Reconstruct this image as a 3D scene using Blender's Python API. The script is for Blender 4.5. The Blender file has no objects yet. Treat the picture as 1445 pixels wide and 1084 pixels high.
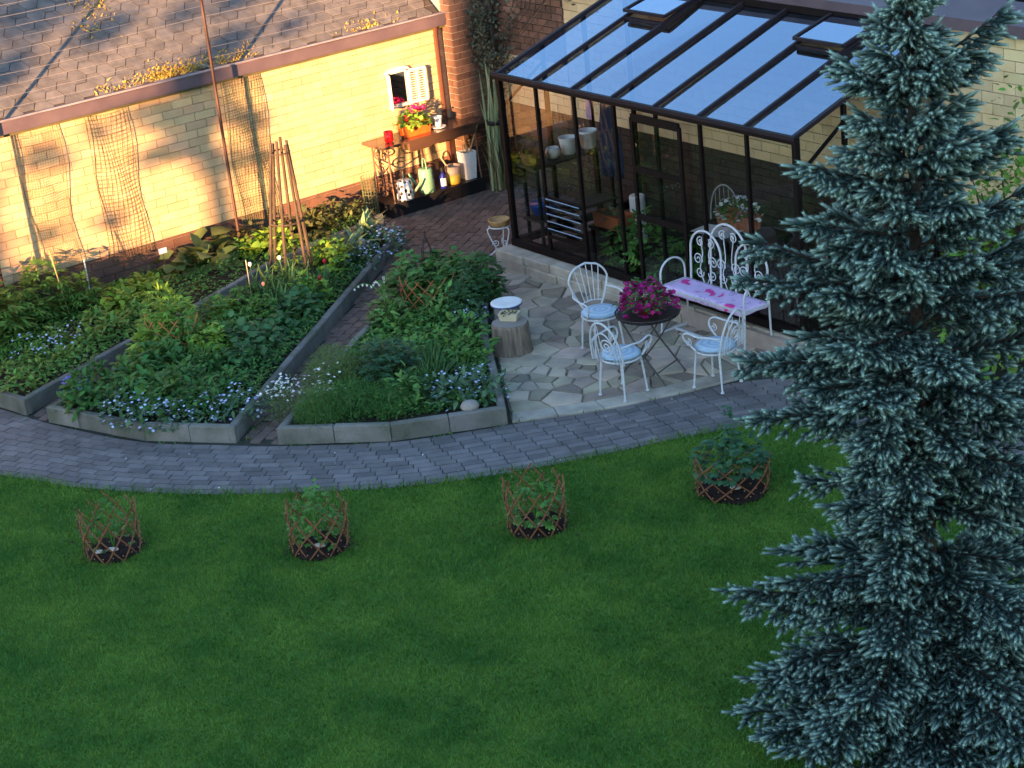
import bpy, math, random
import numpy as np
from mathutils import Matrix, Vector
R = math.radians
random.seed(7); rng = np.random.default_rng(7)
SC = bpy.context.scene
COL = SC.collection

# ------------------------------------------------------------------ camera
CAM = np.array([19.417, -13.495, 7.953])
AZ, PITCH, ROLL, FPX = R(55.796), R(22.121), R(-6.224), 2756.2
_f = np.array([-math.sin(AZ)*math.cos(PITCH), math.cos(AZ)*math.cos(PITCH), -math.sin(PITCH)])
_r0 = np.array([math.cos(AZ), math.sin(AZ), 0.0]); _u0 = np.cross(_r0, _f)
_r = math.cos(ROLL)*_r0 + math.sin(ROLL)*_u0
_u = -math.sin(ROLL)*_r0 + math.cos(ROLL)*_u0
cd = bpy.data.cameras.new('camera'); cam = bpy.data.objects.new('camera', cd); COL.objects.link(cam)
cd.sensor_fit = 'HORIZONTAL'; cd.sensor_width = 36.0; cd.lens = FPX*36.0/1445.0
cd.clip_start = 0.1; cd.clip_end = 2000
cam.matrix_world = Matrix(((_r[0], _u[0], -_f[0], CAM[0]), (_r[1], _u[1], -_f[1], CAM[1]), (_r[2], _u[2], -_f[2], CAM[2]), (0, 0, 0, 1)))
SC.camera = cam
def in_view(P, m=40):
    d = np.asarray(P, float) - CAM; z = d @ _f
    x = 722.5 + FPX*(d @ _r)/z; y = 542 - FPX*(d @ _u)/z
    return (x > -m) & (x < 1445+m) & (y > -m) & (y < 1084+m)

# ------------------------------------------------------------------ light
SUN_H = np.array([-0.527, 0.85]); SUN_H /= np.linalg.norm(SUN_H); SUN_EL = R(9.0)
world = bpy.data.worlds.new('World'); SC.world = world; world.use_nodes = True
wn = world.node_tree.nodes; wl = world.node_tree.links
sky = wn.new('ShaderNodeTexSky'); sky.sky_type = 'NISHITA'; sky.sun_disc = False
sky.sun_elevation = SUN_EL; sky.sun_rotation = math.atan2(-SUN_H[0], -SUN_H[1])
sky.air_density = 1.0; sky.dust_density = 0.6; sky.ozone_density = 2.2
wn['Background'].inputs['Strength'].default_value = 0.112
wl.new(sky.outputs['Color'], wn['Background'].inputs['Color'])
sd = bpy.data.lights.new('sun', 'SUN'); sun = bpy.data.objects.new('sun', sd); COL.objects.link(sun)
sd.energy = 5.0; sd.angle = R(0.6); sd.color = (1.0, 0.53, 0.23)
_d = Vector((SUN_H[0]*math.cos(SUN_EL), SUN_H[1]*math.cos(SUN_EL), -math.sin(SUN_EL)))
sun.rotation_euler = _d.to_track_quat('-Z', 'Y').to_euler(); sun.location = (30, -40, 30)
SC.view_settings.view_transform = 'Standard'; SC.view_settings.look = 'None'
SC.view_settings.gamma = 1.0; SC.view_settings.use_curve_mapping = False
SC.view_settings.exposure = 2.75
SC.render.engine = 'CYCLES'
cy = SC.cycles; cy.use_denoising = True; cy.max_bounces = 6; cy.diffuse_bounces = 3; cy.glossy_bounces = 3
cy.transmission_bounces = 4; cy.transparent_max_bounces = 24; cy.caustics_reflective = False; cy.caustics_refractive = False

# ------------------------------------------------------------------ materials
MATS = {}
def mat(name, c1, c2=None, scale=6.0, rough=0.8, bump=0.0, bscale=None, rnd=0.0, metallic=0.0, island=0.0, trans=0.0, detail=4.0, spec=0.3, stretch=None, hue=0.0):
    """noise-mixed colour, optional per-object / per-leaf variation and fine relief"""
    if name in MATS: return MATS[name]
    m = bpy.data.materials.new(name); m.use_nodes = True; MATS[name] = m
    nt = m.node_tree; N = nt.nodes; L = nt.links; b = N['Principled BSDF']
    b.inputs['Roughness'].default_value = rough; b.inputs['Metallic'].default_value = metallic
    b.inputs['Specular IOR Level'].default_value = spec
    geo = N.new('ShaderNodeNewGeometry'); vec = geo.outputs['Position']
    if stretch:
        mp = N.new('ShaderNodeMapping'); mp.inputs['Scale'].default_value = stretch; L.new(vec, mp.inputs['Vector']); vec = mp.outputs[0]
    c2 = c2 or c1
    nz = N.new('ShaderNodeTexNoise'); nz.inputs['Scale'].default_value = scale; nz.inputs['Detail'].default_value = detail
    L.new(vec, nz.inputs['Vector'])
    ramp = N.new('ShaderNodeMapRange'); ramp.inputs[1].default_value = 0.32; ramp.inputs[2].default_value = 0.68
    L.new(nz.outputs['Fac'], ramp.inputs[0])
    mx = N.new('ShaderNodeMix'); mx.data_type = 'RGBA'; mx.inputs[6].default_value = (*c1, 1); mx.inputs[7].default_value = (*c2, 1)
    L.new(ramp.outputs[0], mx.inputs[0]); col = mx.outputs[2]
    def vary(col, src, amt, h):
        hs = N.new('ShaderNodeHueSaturation'); mr = N.new('ShaderNodeMapRange')
        mr.inputs[3].default_value = 1-amt; mr.inputs[4].default_value = 1+amt
        L.new(src, mr.inputs[0]); L.new(mr.outputs[0], hs.inputs['Value']); L.new(col, hs.inputs['Color'])
        if h:
            ml = N.new('ShaderNodeMath'); ml.operation = 'MULTIPLY'; ml.inputs[1].default_value = 37.7; L.new(src, ml.inputs[0])
            fr = N.new('ShaderNodeMath'); fr.operation = 'FRACT'; L.new(ml.outputs[0], fr.inputs[0])
            m2 = N.new('ShaderNodeMapRange'); m2.inputs[3].default_value = 0.5-h; m2.inputs[4].default_value = 0.5+h
            L.new(fr.outputs[0], m2.inputs[0]); L.new(m2.outputs[0], hs.inputs['Hue'])
        return hs.outputs[0]
    if rnd:
        oi = N.new('ShaderNodeObjectInfo'); col = vary(col, oi.outputs['Random'], rnd, hue)
    if island:
        col = vary(col, geo.outputs['Random Per Island'], island, hue)
    L.new(col, b.inputs['Base Color'])
    if bump:
        n2 = N.new('ShaderNodeTexNoise'); n2.inputs['Scale'].default_value = bscale or scale*4; n2.inputs['Detail'].default_value = 5
        L.new(vec, n2.inputs['Vector'])
        bp = N.new('ShaderNodeBump'); bp.inputs['Strength'].default_value = bump; bp.inputs['Distance'].default_value = 0.02
        L.new(n2.outputs['Fac'], bp.inputs['Height']); L.new(bp.outputs[0], b.inputs['Normal'])
    if trans:
        tr = N.new('ShaderNodeBsdfTranslucent'); L.new(col, tr.inputs['Color'])
        ms = N.new('ShaderNodeMixShader'); ms.inputs[0].default_value = trans
        L.new(b.outputs[0], ms.inputs[1]); L.new(tr.outputs[0], ms.inputs[2]); L.new(ms.outputs[0], N['Material Output'].inputs['Surface'])
    return m
def glass(name, refl, tint=(0.9, 0.95, 0.95), rough=0.02, dirt=0.0, gtint=(1, 1, 1)):
    if name in MATS: return MATS[name]
    m = bpy.data.materials.new(name); m.use_nodes = True; MATS[name] = m
    N = m.node_tree.nodes; L = m.node_tree.links; N.remove(N['Principled BSDF'])
    t = N.new('ShaderNodeBsdfTransparent'); t.inputs[0].default_value = (*tint, 1)
    g = N.new('ShaderNodeBsdfGlossy'); g.inputs['Roughness'].default_value = rough; g.inputs['Color'].default_value = (*gtint, 1)
    fr = N.new('ShaderNodeLayerWeight'); fr.inputs[0].default_value = 0.35
    mr = N.new('ShaderNodeMapRange'); mr.inputs[3].default_value = refl; mr.inputs[4].default_value = 1.0
    L.new(fr.outputs['Fresnel'], mr.inputs[0])
    ms = N.new('ShaderNodeMixShader'); L.new(mr.outputs[0], ms.inputs[0]); L.new(t.outputs[0], ms.inputs[1]); L.new(g.outputs[0], ms.inputs[2])
    out = ms.outputs[0]
    if dirt:
        d = N.new('ShaderNodeBsdfDiffuse'); d.inputs[0].default_value = (0.5, 0.52, 0.5, 1)
        geo = N.new('ShaderNodeNewGeometry'); nz = N.new('ShaderNodeTexNoise'); nz.inputs['Scale'].default_value = 2.2; nz.inputs['Detail'].default_value = 5
        L.new(geo.outputs['Position'], nz.inputs['Vector'])
        m3 = N.new('ShaderNodeMapRange'); m3.inputs[1].default_value = 0.4; m3.inputs[2].default_value = 0.8; m3.inputs[3].default_value = 0.0; m3.inputs[4].default_value = dirt
        L.new(nz.outputs['Fac'], m3.inputs[0]); ms2 = N.new('ShaderNodeMixShader')
        L.new(m3.outputs[0], ms2.inputs[0]); L.new(out, ms2.inputs[1]); L.new(d.outputs[0], ms2.inputs[2]); out = ms2.outputs[0]
    L.new(out, N['Material Output'].inputs['Surface']); return m

# ------------------------------------------------------------------ mesh helpers
class MB:
    def __init__(s): s.v = []; s.f = []
    def add(s, vs, fs):
        n = len(s.v); s.v += [tuple(v) for v in vs]; s.f += [tuple(i+n for i in f) for f in fs]; return s
    def box(s, c, d, M=None, ch=0.0):
        x, y, z = d[0]/2, d[1]/2, d[2]/2
        if ch:
            vs = [(-x, -y, -z), (x, -y, -z), (x, y, -z), (-x, y, -z), (-x, -y, z-ch), (x, -y, z-ch), (x, y, z-ch), (-x, y, z-ch),
                  (-x+ch, -y+ch, z), (x-ch, -y+ch, z), (x-ch, y-ch, z), (-x+ch, y-ch, z)]
            fs = [(3, 2, 1, 0), (0, 1, 5, 4), (1, 2, 6, 5), (2, 3, 7, 6), (3, 0, 4, 7), (4, 5, 9, 8), (5, 6, 10, 9), (6, 7, 11, 10), (7, 4, 8, 11), (8, 9, 10, 11)]
        else:
            vs = [(-x, -y, -z), (x, -y, -z), (x, y, -z), (-x, y, -z), (-x, -y, z), (x, -y, z), (x, y, z), (-x, y, z)]
            fs = [(3, 2, 1, 0), (4, 5, 6, 7), (0, 1, 5, 4), (1, 2, 6, 5), (2, 3, 7, 6), (3, 0, 4, 7)]
        if M is not None: vs = [M @ Vector(v) for v in vs]
        return s.add([(v[0]+c[0], v[1]+c[1], v[2]+c[2]) for v in vs], fs)
    def bar(s, a, b, w, h=None, up=(0, 0, 1)):
        a = Vector(a); b = Vector(b); h = h or w; t = (b-a).normalized(); u = Vector(up)
        if abs(t.dot(u)) > 0.98: u = Vector((1, 0, 0))
        sd_ = t.cross(u).normalized(); u = sd_.cross(t).normalized()
        vs = []
        for p in (a, b):
            for i, j in ((-1, -1), (1, -1), (1, 1), (-1, 1)): vs.append(p + sd_*(i*w/2) + u*(j*h/2))
        return s.add(vs, [(0, 1, 2, 3), (7, 6, 5, 4), (0, 4, 5, 1), (1, 5, 6, 2), (2, 6, 7, 3), (3, 7, 4, 0)])
    def tube(s, pts, r, n=6, closed=False, cap=True):
        P = [Vector(p) for p in pts]; m = len(P); rr = r if isinstance(r, (list, tuple)) else [r]*m
        T = []
        for i in range(m):
            a = P[(i-1) % m] if closed or i > 0 else P[i]; b = P[(i+1) % m] if closed or i < m-1 else P[i]
            t = b-a; T.append(t.normalized() if t.length > 1e-9 else Vector((0, 0, 1)))
        u = T[0].orthogonal().normalized(); vs = []; fs = []
        for i in range(m):
            u = (u - T[i]*u.dot(T[i])); u = u.normalized() if u.length > 1e-6 else T[i].orthogonal().normalized()
            w = T[i].cross(u)
            for k in range(n):
                a = 2*math.pi*k/n; vs.append(P[i] + (u*math.cos(a) + w*math.sin(a))*rr[i])
        for i in range(m if closed else m-1):
            j = (i+1) % m
            for k in range(n): k2 = (k+1) % n; fs.append((i*n+k, i*n+k2, j*n+k2, j*n+k))
        if cap and not closed: fs += [tuple(range(n-1, -1, -1)), tuple((m-1)*n+k for k in range(n))]
        return s.add(vs, fs)
    def lathe(s, prof, c=(0, 0, 0), n=20, M=None, cap=True):
        vs = []; fs = []; m = len(prof)
        for r, z in prof:
            for k in range(n): a = 2*math.pi*k/n; vs.append(Vector((r*math.cos(a), r*math.sin(a), z)))
        for i in range(m-1):
            for k in range(n): k2 = (k+1) % n; fs.append((i*n+k, i*n+k2, (i+1)*n+k2, (i+1)*n+k))
        if cap: fs += [tuple(range(n-1, -1, -1)), tuple((m-1)*n+k for k in range(n))]
        if M is not None: vs = [M @ v for v in vs]
        return s.add([v + Vector(c) for v in vs], fs)
    def prism(s, poly, z0, z1, ch=0.0):
        n = len(poly); vs = [(x, y, z0) for x, y in poly]
        if ch:
            cx = sum(p[0] for p in poly)/n; cy_ = sum(p[1] for p in poly)/n
            vs += [(x, y, z1-ch) for x, y in poly]
            for x, y in poly:
                d = math.hypot(x-cx, y-cy_) or 1; k = 1-ch/d; vs.append((cx+(x-cx)*k, cy_+(y-cy_)*k, z1))
            fs = [tuple(2*n+i for i in range(n))]
            for l in (0, 1):
                for i in range(n): j = (i+1) % n; fs.append((l*n+i, l*n+j, (l+1)*n+j, (l+1)*n+i))
        else:
            vs += [(x, y, z1) for x, y in poly]; fs = [tuple(n+i for i in range(n))]
            for i in range(n): j = (i+1) % n; fs.append((i, j, n+j, n+i))
        return s.add(vs, fs)
    def mesh(s, name, m, smooth=False):
        me = bpy.data.meshes.new(name); me.from_pydata(s.v, [], s.f); me.materials.append(m)
        if smooth: me.shade_smooth()
        return me
    def build(s, name, m, parent=None, smooth=False, loc=None):
        return link(name, s.mesh(name, m, smooth), parent, loc)
def link(name, me, parent=None, loc=None):
    o = bpy.data.objects.new(name, me); COL.objects.link(o)
    if loc is not None: o.location = loc
    if parent is not None:
        o.parent = parent
    return o
def npmesh(name, V, F, m, smooth=False):
    V = np.asarray(V, np.float32); F = np.asarray(F, np.int32); k = F.shape[1]
    me = bpy.data.meshes.new(name); me.vertices.add(len(V)); me.vertices.foreach_set('co', V.ravel())
    me.loops.add(F.size); me.loops.foreach_set('vertex_index', F.ravel())
    me.polygons.add(len(F)); me.polygons.foreach_set('loop_start', np.arange(0, F.size, k, dtype=np.int32))
    me.polygons.foreach_set('loop_total', np.full(len(F), k, np.int32))
    me.update(calc_edges=True); me.materials.append(m)
    if smooth: me.shade_smooth()
    return me
def thing(name, label, cat, loc=(0, 0, 0), rz=0.0, group=None):
    o = bpy.data.objects.new(name, None); COL.objects.link(o); o.empty_display_size = 0.1
    o.location = loc; o.rotation_euler = (0, 0, rz); o['label'] = label; o['category'] = cat
    if group: o['group'] = group
    return o
def tag(o, label, cat, group=None):
    o['label'] = label; o['category'] = cat
    if group: o['group'] = group
    return o
def struct(o, label=None):
    o['kind'] = 'structure'
    if label: o['label'] = label
    return o
def copy_tree(o, parent=None):
    c = o.copy(); COL.objects.link(c); c.parent = parent
    for ch in o.children: copy_tree(ch, c)
    return c
def pieces(name, me, mats4, parent, limit, restname, restmat, depth_key=None):
    """alike pieces: the ones that show largest become objects, the others one joined part; matrices are in the parent's space"""
    if not mats4: return
    P = np.array([m.translation[:] for m in mats4]); off = np.array(parent.matrix_world.translation[:]) if parent else 0
    vis = in_view(P+off, 10); dist = np.linalg.norm(P+off-CAM, axis=1) + np.where(vis, 0, 1000)
    order = np.argsort(dist); first = [i for i in order[:limit] if vis[i]]; fs = set(first)
    for i in first:
        o = bpy.data.objects.new(name, me); COL.objects.link(o); o.parent = parent; o.matrix_local = mats4[i]
    rest = [i for i in range(len(mats4)) if i not in fs]
    if rest:
        v = np.array([x.co[:] for x in me.vertices]); mb = MB(); pf = [tuple(p.vertices) for p in me.polygons]
        for i in rest: M = np.array(mats4[i]); mb.add(v @ M[:3, :3].T + M[:3, 3], pf)
        o = mb.build(restname, restmat, parent); o['kind'] = 'stuff'
def TRS(loc, rz=0, sc=(1, 1, 1), rx=0, ry=0):
    from mathutils import Euler
    return Matrix.LocRotScale(Vector(loc), Euler((rx, ry, rz)), Vector(sc))
def catmull(pts, n=12):
    P = [np.array(p, float) for p in pts]; P = [2*P[0]-P[1]] + P + [2*P[-1]-P[-2]]; out = []
    for i in range(1, len(P)-2):
        for k in range(n):
            t = k/n; a, b, c, d = P[i-1:i+3]
            out.append(0.5*((2*b)+(-a+c)*t+(2*a-5*b+4*c-d)*t*t+(-a+3*b-3*c+d)*t**3))
    out.append(P[-2]); return np.array(out)
def inside(poly, x, y):
    x = np.asarray(x); y = np.asarray(y); r = np.zeros(x.shape, bool); n = len(poly)
    for i in range(n):
        x1, y1 = poly[i][:2]; x2, y2 = poly[(i+1) % n][:2]
        c = ((y1 > y) != (y2 > y)) & (x < (x2-x1)*(y-y1)/((y2-y1) if y2 != y1 else 1e-9)+x1); r ^= c
    return r
def rand_in(poly, n):
    p = np.array([q[:2] for q in poly]); lo = p.min(0); hi = p.max(0); out = np.zeros((0, 2))
    while len(out) < n:
        q = rng.uniform(lo, hi, (n*2, 2)); out = np.vstack([out, q[inside(poly, q[:, 0], q[:, 1])]])
    return out[:n]

# ------------------------------------------------------------------ colours
M_white = mat('white_painted_metal', (0.60, 0.63, 0.66), (0.50, 0.52, 0.54), 30, 0.45)
M_brown_frame = mat('brown_painted_frame', (0.006, 0.004, 0.004), (0.009, 0.006, 0.006), 9, 0.6, spec=0.12)
M_rafter = mat('brown_glazing_bar', (0.020, 0.014, 0.018), (0.028, 0.020, 0.025), 9, 0.6, spec=0.15)
M_coping = mat('purple_brown_metal', (0.085, 0.062, 0.078), (0.115, 0.085, 0.10), 3, 0.5)
M_yellow = mat('yellow_brick', (0.66, 0.52, 0.30), (0.60, 0.45, 0.24), 5, 0.85, 0.25, 60, rnd=0.13, hue=0.012)
M_yellow2 = mat('yellow_brickwork', (0.64, 0.50, 0.29), (0.58, 0.43, 0.23), 5, 0.85, 0.25, 60, island=0.13)
M_brown = mat('brown_brick', (0.17, 0.085, 0.055), (0.11, 0.06, 0.045), 6, 0.85, 0.4, 70, rnd=0.22)
M_brown2 = mat('brown_brickwork', (0.16, 0.08, 0.052), (0.11, 0.06, 0.045), 6, 0.85, 0.4, 70, island=0.22)
M_mort_y = mat('tan_mortar', (0.36, 0.27, 0.16), (0.30, 0.22, 0.13), 8, 0.95, 0.3)
M_mort_b = mat('pale_mortar', (0.42, 0.35, 0.30), (0.34, 0.27, 0.22), 8, 0.95, 0.3)
M_mort_d = mat('dark_mortar', (0.06, 0.05, 0.045), (0.045, 0.04, 0.035), 8, 0.95, 0.3)
M_paver = mat('paver', (0.175, 0.16, 0.158), (0.118, 0.11, 0.112), 4, 0.8, 0.35, 60, rnd=0.22, hue=0.02)
M_paver2 = mat('paver_rest', (0.17, 0.156, 0.154), (0.118, 0.11, 0.112), 4, 0.8, 0.35, 60, island=0.22)
M_brownpaver = mat('brown_paver', (0.15, 0.105, 0.085), (0.10, 0.075, 0.065), 5, 0.85, 0.4, 50, rnd=0.28)
M_brownpaver2 = mat('brown_paver_rest', (0.15, 0.105, 0.085), (0.10, 0.075, 0.065), 5, 0.85, 0.4, 50, island=0.28)
M_joint = mat('joint_sand', (0.045, 0.043, 0.04), (0.03, 0.035, 0.025), 9, 0.95, 0.3)
M_flag = mat('flagstone', (0.42, 0.345, 0.255), (0.25, 0.215, 0.175), 2.6, 0.8, 0.6, 26, rnd=0.42, hue=0.03)
M_flagjoint = mat('patio_joint', (0.24, 0.205, 0.16), (0.13, 0.115, 0.09), 5, 0.95, 0.5)
M_plinth = mat('limestone', (0.46, 0.41, 0.33), (0.33, 0.28, 0.21), 5, 0.85, 0.6, 40, rnd=0.15)
M_conc = mat('concrete_kerb', (0.21, 0.20, 0.185), (0.098, 0.105, 0.078), 3, 0.9, 0.6, 50, rnd=0.16)
M_soil = mat('soil', (0.040, 0.028, 0.020), (0.020, 0.015, 0.011), 14, 0.95, 0.9, 60)
M_mulch = mat('dark_mulch', (0.022, 0.013, 0.010), (0.012, 0.008, 0.007), 30, 0.95, 1.0, 90)
M_wood = mat('weathered_wood', (0.075, 0.052, 0.037), (0.036, 0.027, 0.021), 9, 0.85, 0.5, 40, stretch=(3, 3, 0.4))
M_bark = mat('bark', (0.10, 0.07, 0.05), (0.05, 0.038, 0.03), 12, 0.95, 0.8, 40)
M_table = mat('varnished_tabletop', (0.10, 0.055, 0.035), (0.07, 0.04, 0.028), 8, 0.18, 0.05, spec=0.6, stretch=(1, 0.2, 1))
M_iron = mat('black_iron', (0.022, 0.02, 0.02), (0.035, 0.028, 0.025), 20, 0.5)
M_lattice = mat('brown_lattice_wood', (0.26, 0.10, 0.045), (0.17, 0.07, 0.035), 20, 0.8)
M_wire = mat('thin_grey_wire', (0.30, 0.29, 0.30), None, 5, 0.5)
M_terra = mat('terracotta', (0.36, 0.115, 0.05), (0.28, 0.09, 0.04), 9, 0.75, 0.1)
M_orange = mat('orange_plastic', (0.68, 0.135, 0.025), (0.62, 0.11, 0.02), 9, 0.5)
M_pot = mat('white_glazed', (0.76, 0.77, 0.76), (0.68, 0.70, 0.70), 9, 0.3)
M_blackplastic = mat('black_metal', (0.012, 0.012, 0.014), None, 9, 0.45)

def leafmat(name, a, b, isl=0.4, hue=0.025, tr=0.22, scale=1.4, rough=0.6):
    return mat(name, a, b, scale, rough, island=isl, trans=tr, hue=hue, spec=0.25)
L_dark = leafmat('dark_leaf', (0.046, 0.142, 0.030), (0.078, 0.190, 0.042))
L_mid = leafmat('mid_leaf', (0.080, 0.205, 0.034), (0.105, 0.235, 0.042))
L_lime = leafmat('lime_leaf', (0.21, 0.34, 0.035), (0.17, 0.30, 0.04))
L_blue = leafmat('bluish_leaf', (0.075, 0.155, 0.075), (0.095, 0.18, 0.095))
L_bronze = leafmat('bronze_leaf', (0.085, 0.075, 0.028), (0.065, 0.095, 0.03))
L_feather = leafmat('feathery_leaf', (0.105, 0.185, 0.05), (0.13, 0.205, 0.065))
L_grass = leafmat('lawn_blade', (0.055, 0.165, 0.020), (0.135, 0.262, 0.036), 0.45, 0.022, 0.25, 1.5)
L_ever = leafmat('climber_leaf', (0.06, 0.075, 0.045), (0.10, 0.105, 0.075), 0.5)
F_white = mat('white_petal', (0.80, 0.80, 0.78), None, 5, 0.6, island=0.1, trans=0.2)
F_sky = mat('pale_blue_petal', (0.42, 0.52, 0.80), (0.55, 0.62, 0.82), 3, 0.6, island=0.2, trans=0.2)
F_violet = mat('violet_petal', (0.24, 0.24, 0.70), None, 5, 0.6, island=0.2, trans=0.2)
F_red = mat('red_petal', (0.50, 0.02, 0.025), None, 5, 0.5, island=0.3, trans=0.15)
F_mag = mat('magenta_petal', (0.30, 0.006, 0.115), (0.42, 0.012, 0.19), 12, 0.55, island=0.35, trans=0.2)
F_pink = mat('pink_petal', (0.78, 0.03, 0.25), None, 5, 0.55, island=0.2, trans=0.2)

# ------------------------------------------------------------------ ground, lawn, path
XW = -3.5          # garden face of the outbuilding wall
YB = 2.15          # garden face of the back wall
INNER = [(-3.4, -7.6), (-0.95, -6.78), (0.05, -6.56), (1.38, -6.08), (2.3, -5.42), (2.72, -5.08), (3.57, -4.2), (4.14, -3.14), (4.6, -2.28), (4.95, -1.33), (5.3, -0.45), (5.95, 0.05), (7.2, 0.35), (9, 0.5), (12, 0.6)]
OUTER = [(-1.2, -8.9), (1.04, -7.49), (1.93, -7.07), (2.92, -6.40), (3.73, -5.66), (4.48, -4.83), (5.0, -4.0), (5.43, -3.02), (5.82, -2.0), (6.25, -1.25), (6.75, -1.0), (7.6, -1.05), (9, -1.3), (12, -1.6)]
IN = catmull(INNER); OUT = catmull(OUTER)
struct(MB().add([(-300, -300, -0.05), (300, -300, -0.05), (300, 300, -0.05), (-300, 300, -0.05)], [(0, 1, 2, 3)]).build('ground', mat('ground_earth', (0.06, 0.06, 0.03), (0.04, 0.045, 0.025), 2, 0.95)))
# paved garden floor under beds, walkways and patio
struct(MB().add([(-3.6, -9.5, -0.012), (12, -9.5, -0.012), (12, 2.3, -0.012), (-3.6, 2.3, -0.012)], [(0, 1, 2, 3)]).build('yard', M_joint))
# path bed and its pavers
nI = np.array([IN[np.argmin(((IN-o)**2).sum(1))] for o in OUT])
for _ in range(6): nI[1:-1] = (nI[:-2]+nI[1:-1]*2+nI[2:])/4
vs = [(x, y, -0.004) for x, y in nI] + [(x, y, -0.004) for x, y in OUT]; n = len(OUT)
path = struct(MB().add(vs, [(i, n+i, n+i+1, i+1) for i in range(n-1)]).build('path', M_joint))
paver_me = MB().box((0, 0, 0), (1, 1, 1), ch=0.0).mesh('paver', M_paver)
def chamfer_unit(name, m, lx, ly, lz, ch): return MB().box((0, 0, 0), (lx, ly, lz), ch=ch).mesh(name, m)
pv = chamfer_unit('paver', M_paver, 1.0, 1.0, 1.0, 0.04)
ROWS = 11; PM = []
for r in range(ROWS):
    v = (r+0.5)/ROWS; row = nI*(1-v)+OUT*v
    seg = np.linalg.norm(np.diff(row, axis=0), axis=1); s = np.concatenate([[0], np.cumsum(seg)])
    wrow = np.interp(s, s, np.linalg.norm(OUT-nI, axis=1))/ROWS
    L0 = 0.215; pos = (r % 2)*L0/2 + rng.uniform(-0.02, 0.02)
    while pos < s[-1]-0.2:
        L = L0; c = pos+L/2
        x = np.interp(c, s, row[:, 0]); y = np.interp(c, s, row[:, 1]); x2 = np.interp(c+0.05, s, row[:, 0]); y2 = np.interp(c+0.05, s, row[:, 1])
        w = np.interp(c, s, wrow)
        PM.append(TRS((x, y, -0.015+rng.uniform(-0.0025, 0.0025)), math.atan2(y2-y, x2-x)+rng.uniform(-0.012, 0.012), (L-0.009, w-0.010, 0.05), rng.uniform(-0.008, 0.008), rng.uniform(-0.008, 0.008)))
        pos += L
pieces('paver', pv, PM, path, 300, 'far_paving', M_paver2)
# brown walkway between the beds and up to the workbench, long joints running away from the path
walk = struct(MB().add([(-3.48, -6.9, -0.008), (1.9, -6.2, -0.008), (3.0, -5.0, -0.008), (0.4, -0.45, -0.008), (0.4, 2.14, -0.008), (-3.48, 2.14, -0.008)], [(0, 1, 2, 3, 4, 5)]).build('walkway', M_joint))
A_KERB = [(-0.31, -6.61), (-1.04, -5.0), (-1.62, -3.6), (-2.24, -2.29), (-2.62, -0.7), (-2.75, -0.25)]
B_POLY = [(0.08, -6.52), (1.41, -6.0), (2.25, -5.36), (-0.49, -2.15), (-2.02, -0.38), (-2.28, -0.5), (-1.92, -2.05), (-1.28, -3.45), (-0.68, -4.92)]
C_POLY = [(2.64, -5.08), (3.5, -4.23), (4.08, -3.17), (2.17, -2.02), (0.33, -0.72), (-0.15, -1.5), (1.06, -3.17)]
A_POLY = [(-3.48, -7.0), (-0.95, -6.7), *A_KERB, (-3.48, -0.25)]
PATIO = [(4.08, -3.12), (4.56, -2.28), (4.9, -1.33), (5.12, -0.45), (5.2, 0.0), (0.0, -0.25), (-0.3, -0.35), (0.33, -0.66), (2.17, -1.95)]
PM = []; ang = math.atan2(-0.72+5.0, 0.0-3.0)  # along the walkway
ca, sa = math.cos(ang), math.sin(ang); rowi = 0
yy = -7.0
while yy < 7.5:
    xx = -9 + (rowi % 2)*0.11; rowi += 1
    while xx < 9:
        x = xx*ca - yy*sa - 0.5; y = xx*sa + yy*ca - 2.2
        if inside([(-3.4, -6.75), (-0.05, -6.5), (2.2, -5.42), (2.72, -5.1), (0.34, -0.5), (0.34, 2.1), (-3.4, 2.1)], x, y) and not inside(B_POLY, x, y) and not inside(C_POLY, x, y) and not inside(A_POLY, x, y) and not inside(PATIO, x, y):
            d = ((nI-np.array([x, y]))**2).sum(1).min()
            if (d > 0.02 and y > -0.9*x*0-6.5 and not inside([*map(tuple, nI), *map(tuple, OUT[::-1])], x, y)):
                PM.append(TRS((x, y, -0.019+rng.uniform(-0.004, 0.004)), ang+rng.uniform(-0.02, 0.02), (0.193, 0.113, 0.05), rng.uniform(-0.02, 0.02), rng.uniform(-0.02, 0.02)))
        xx += 0.22
    yy += 0.12
pvb = chamfer_unit('paver', M_brownpaver, 1, 1, 1, 0.05)
pieces('paver', pvb, PM, walk, 300, 'far_paving', M_brownpaver2)

# lawn: sheet following the path's outer edge, with blades standing on it
lawn_poly = [tuple(p) for p in OUT] + [(12, -14), (7, -16), (-1.2, -12)]
lv = [(x, y, 0.002) for x, y in OUT]; n = len(lv)
lb = MB()
far = [(x+ (3.2+0.0*i), y-8.0) for i, (x, y) in enumerate(OUT)]
lb.add(lv + [(x, y, 0.002) for x, y in far], [(i, n+i, n+i+1, i+1) for i in range(n-1)])
lb.add([(12, -1.6, 0.001), (15.2, -9.6, 0.001), (60, -40, 0.001), (60, -1.6, 0.001), (-60, -40, 0.001), (2.0, -16.9, 0.001)], [(0, 1, 2, 3), (1, 5, 4, 2)])
lawn = struct(lb.build('lawn', mat('lawn_turf', (0.038, 0.112, 0.014), (0.085, 0.175, 0.022), 1.5, 0.95, 0.6, 40)))
def lawn_pts(n):
    out = np.zeros((0, 2))
    while len(out) < n:
        q = np.column_stack([rng.uniform(0.5, 13, n), rng.uniform(-11, -0.6, n)])
        ok = in_view(np.column_stack([q, np.zeros(len(q))]), 30) & inside([*map(tuple, OUT), (13, -1.6), (16, -12), (2, -16)], q[:, 0], q[:, 1])
        out = np.vstack([out, q[ok]])
    return out[:n]
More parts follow.
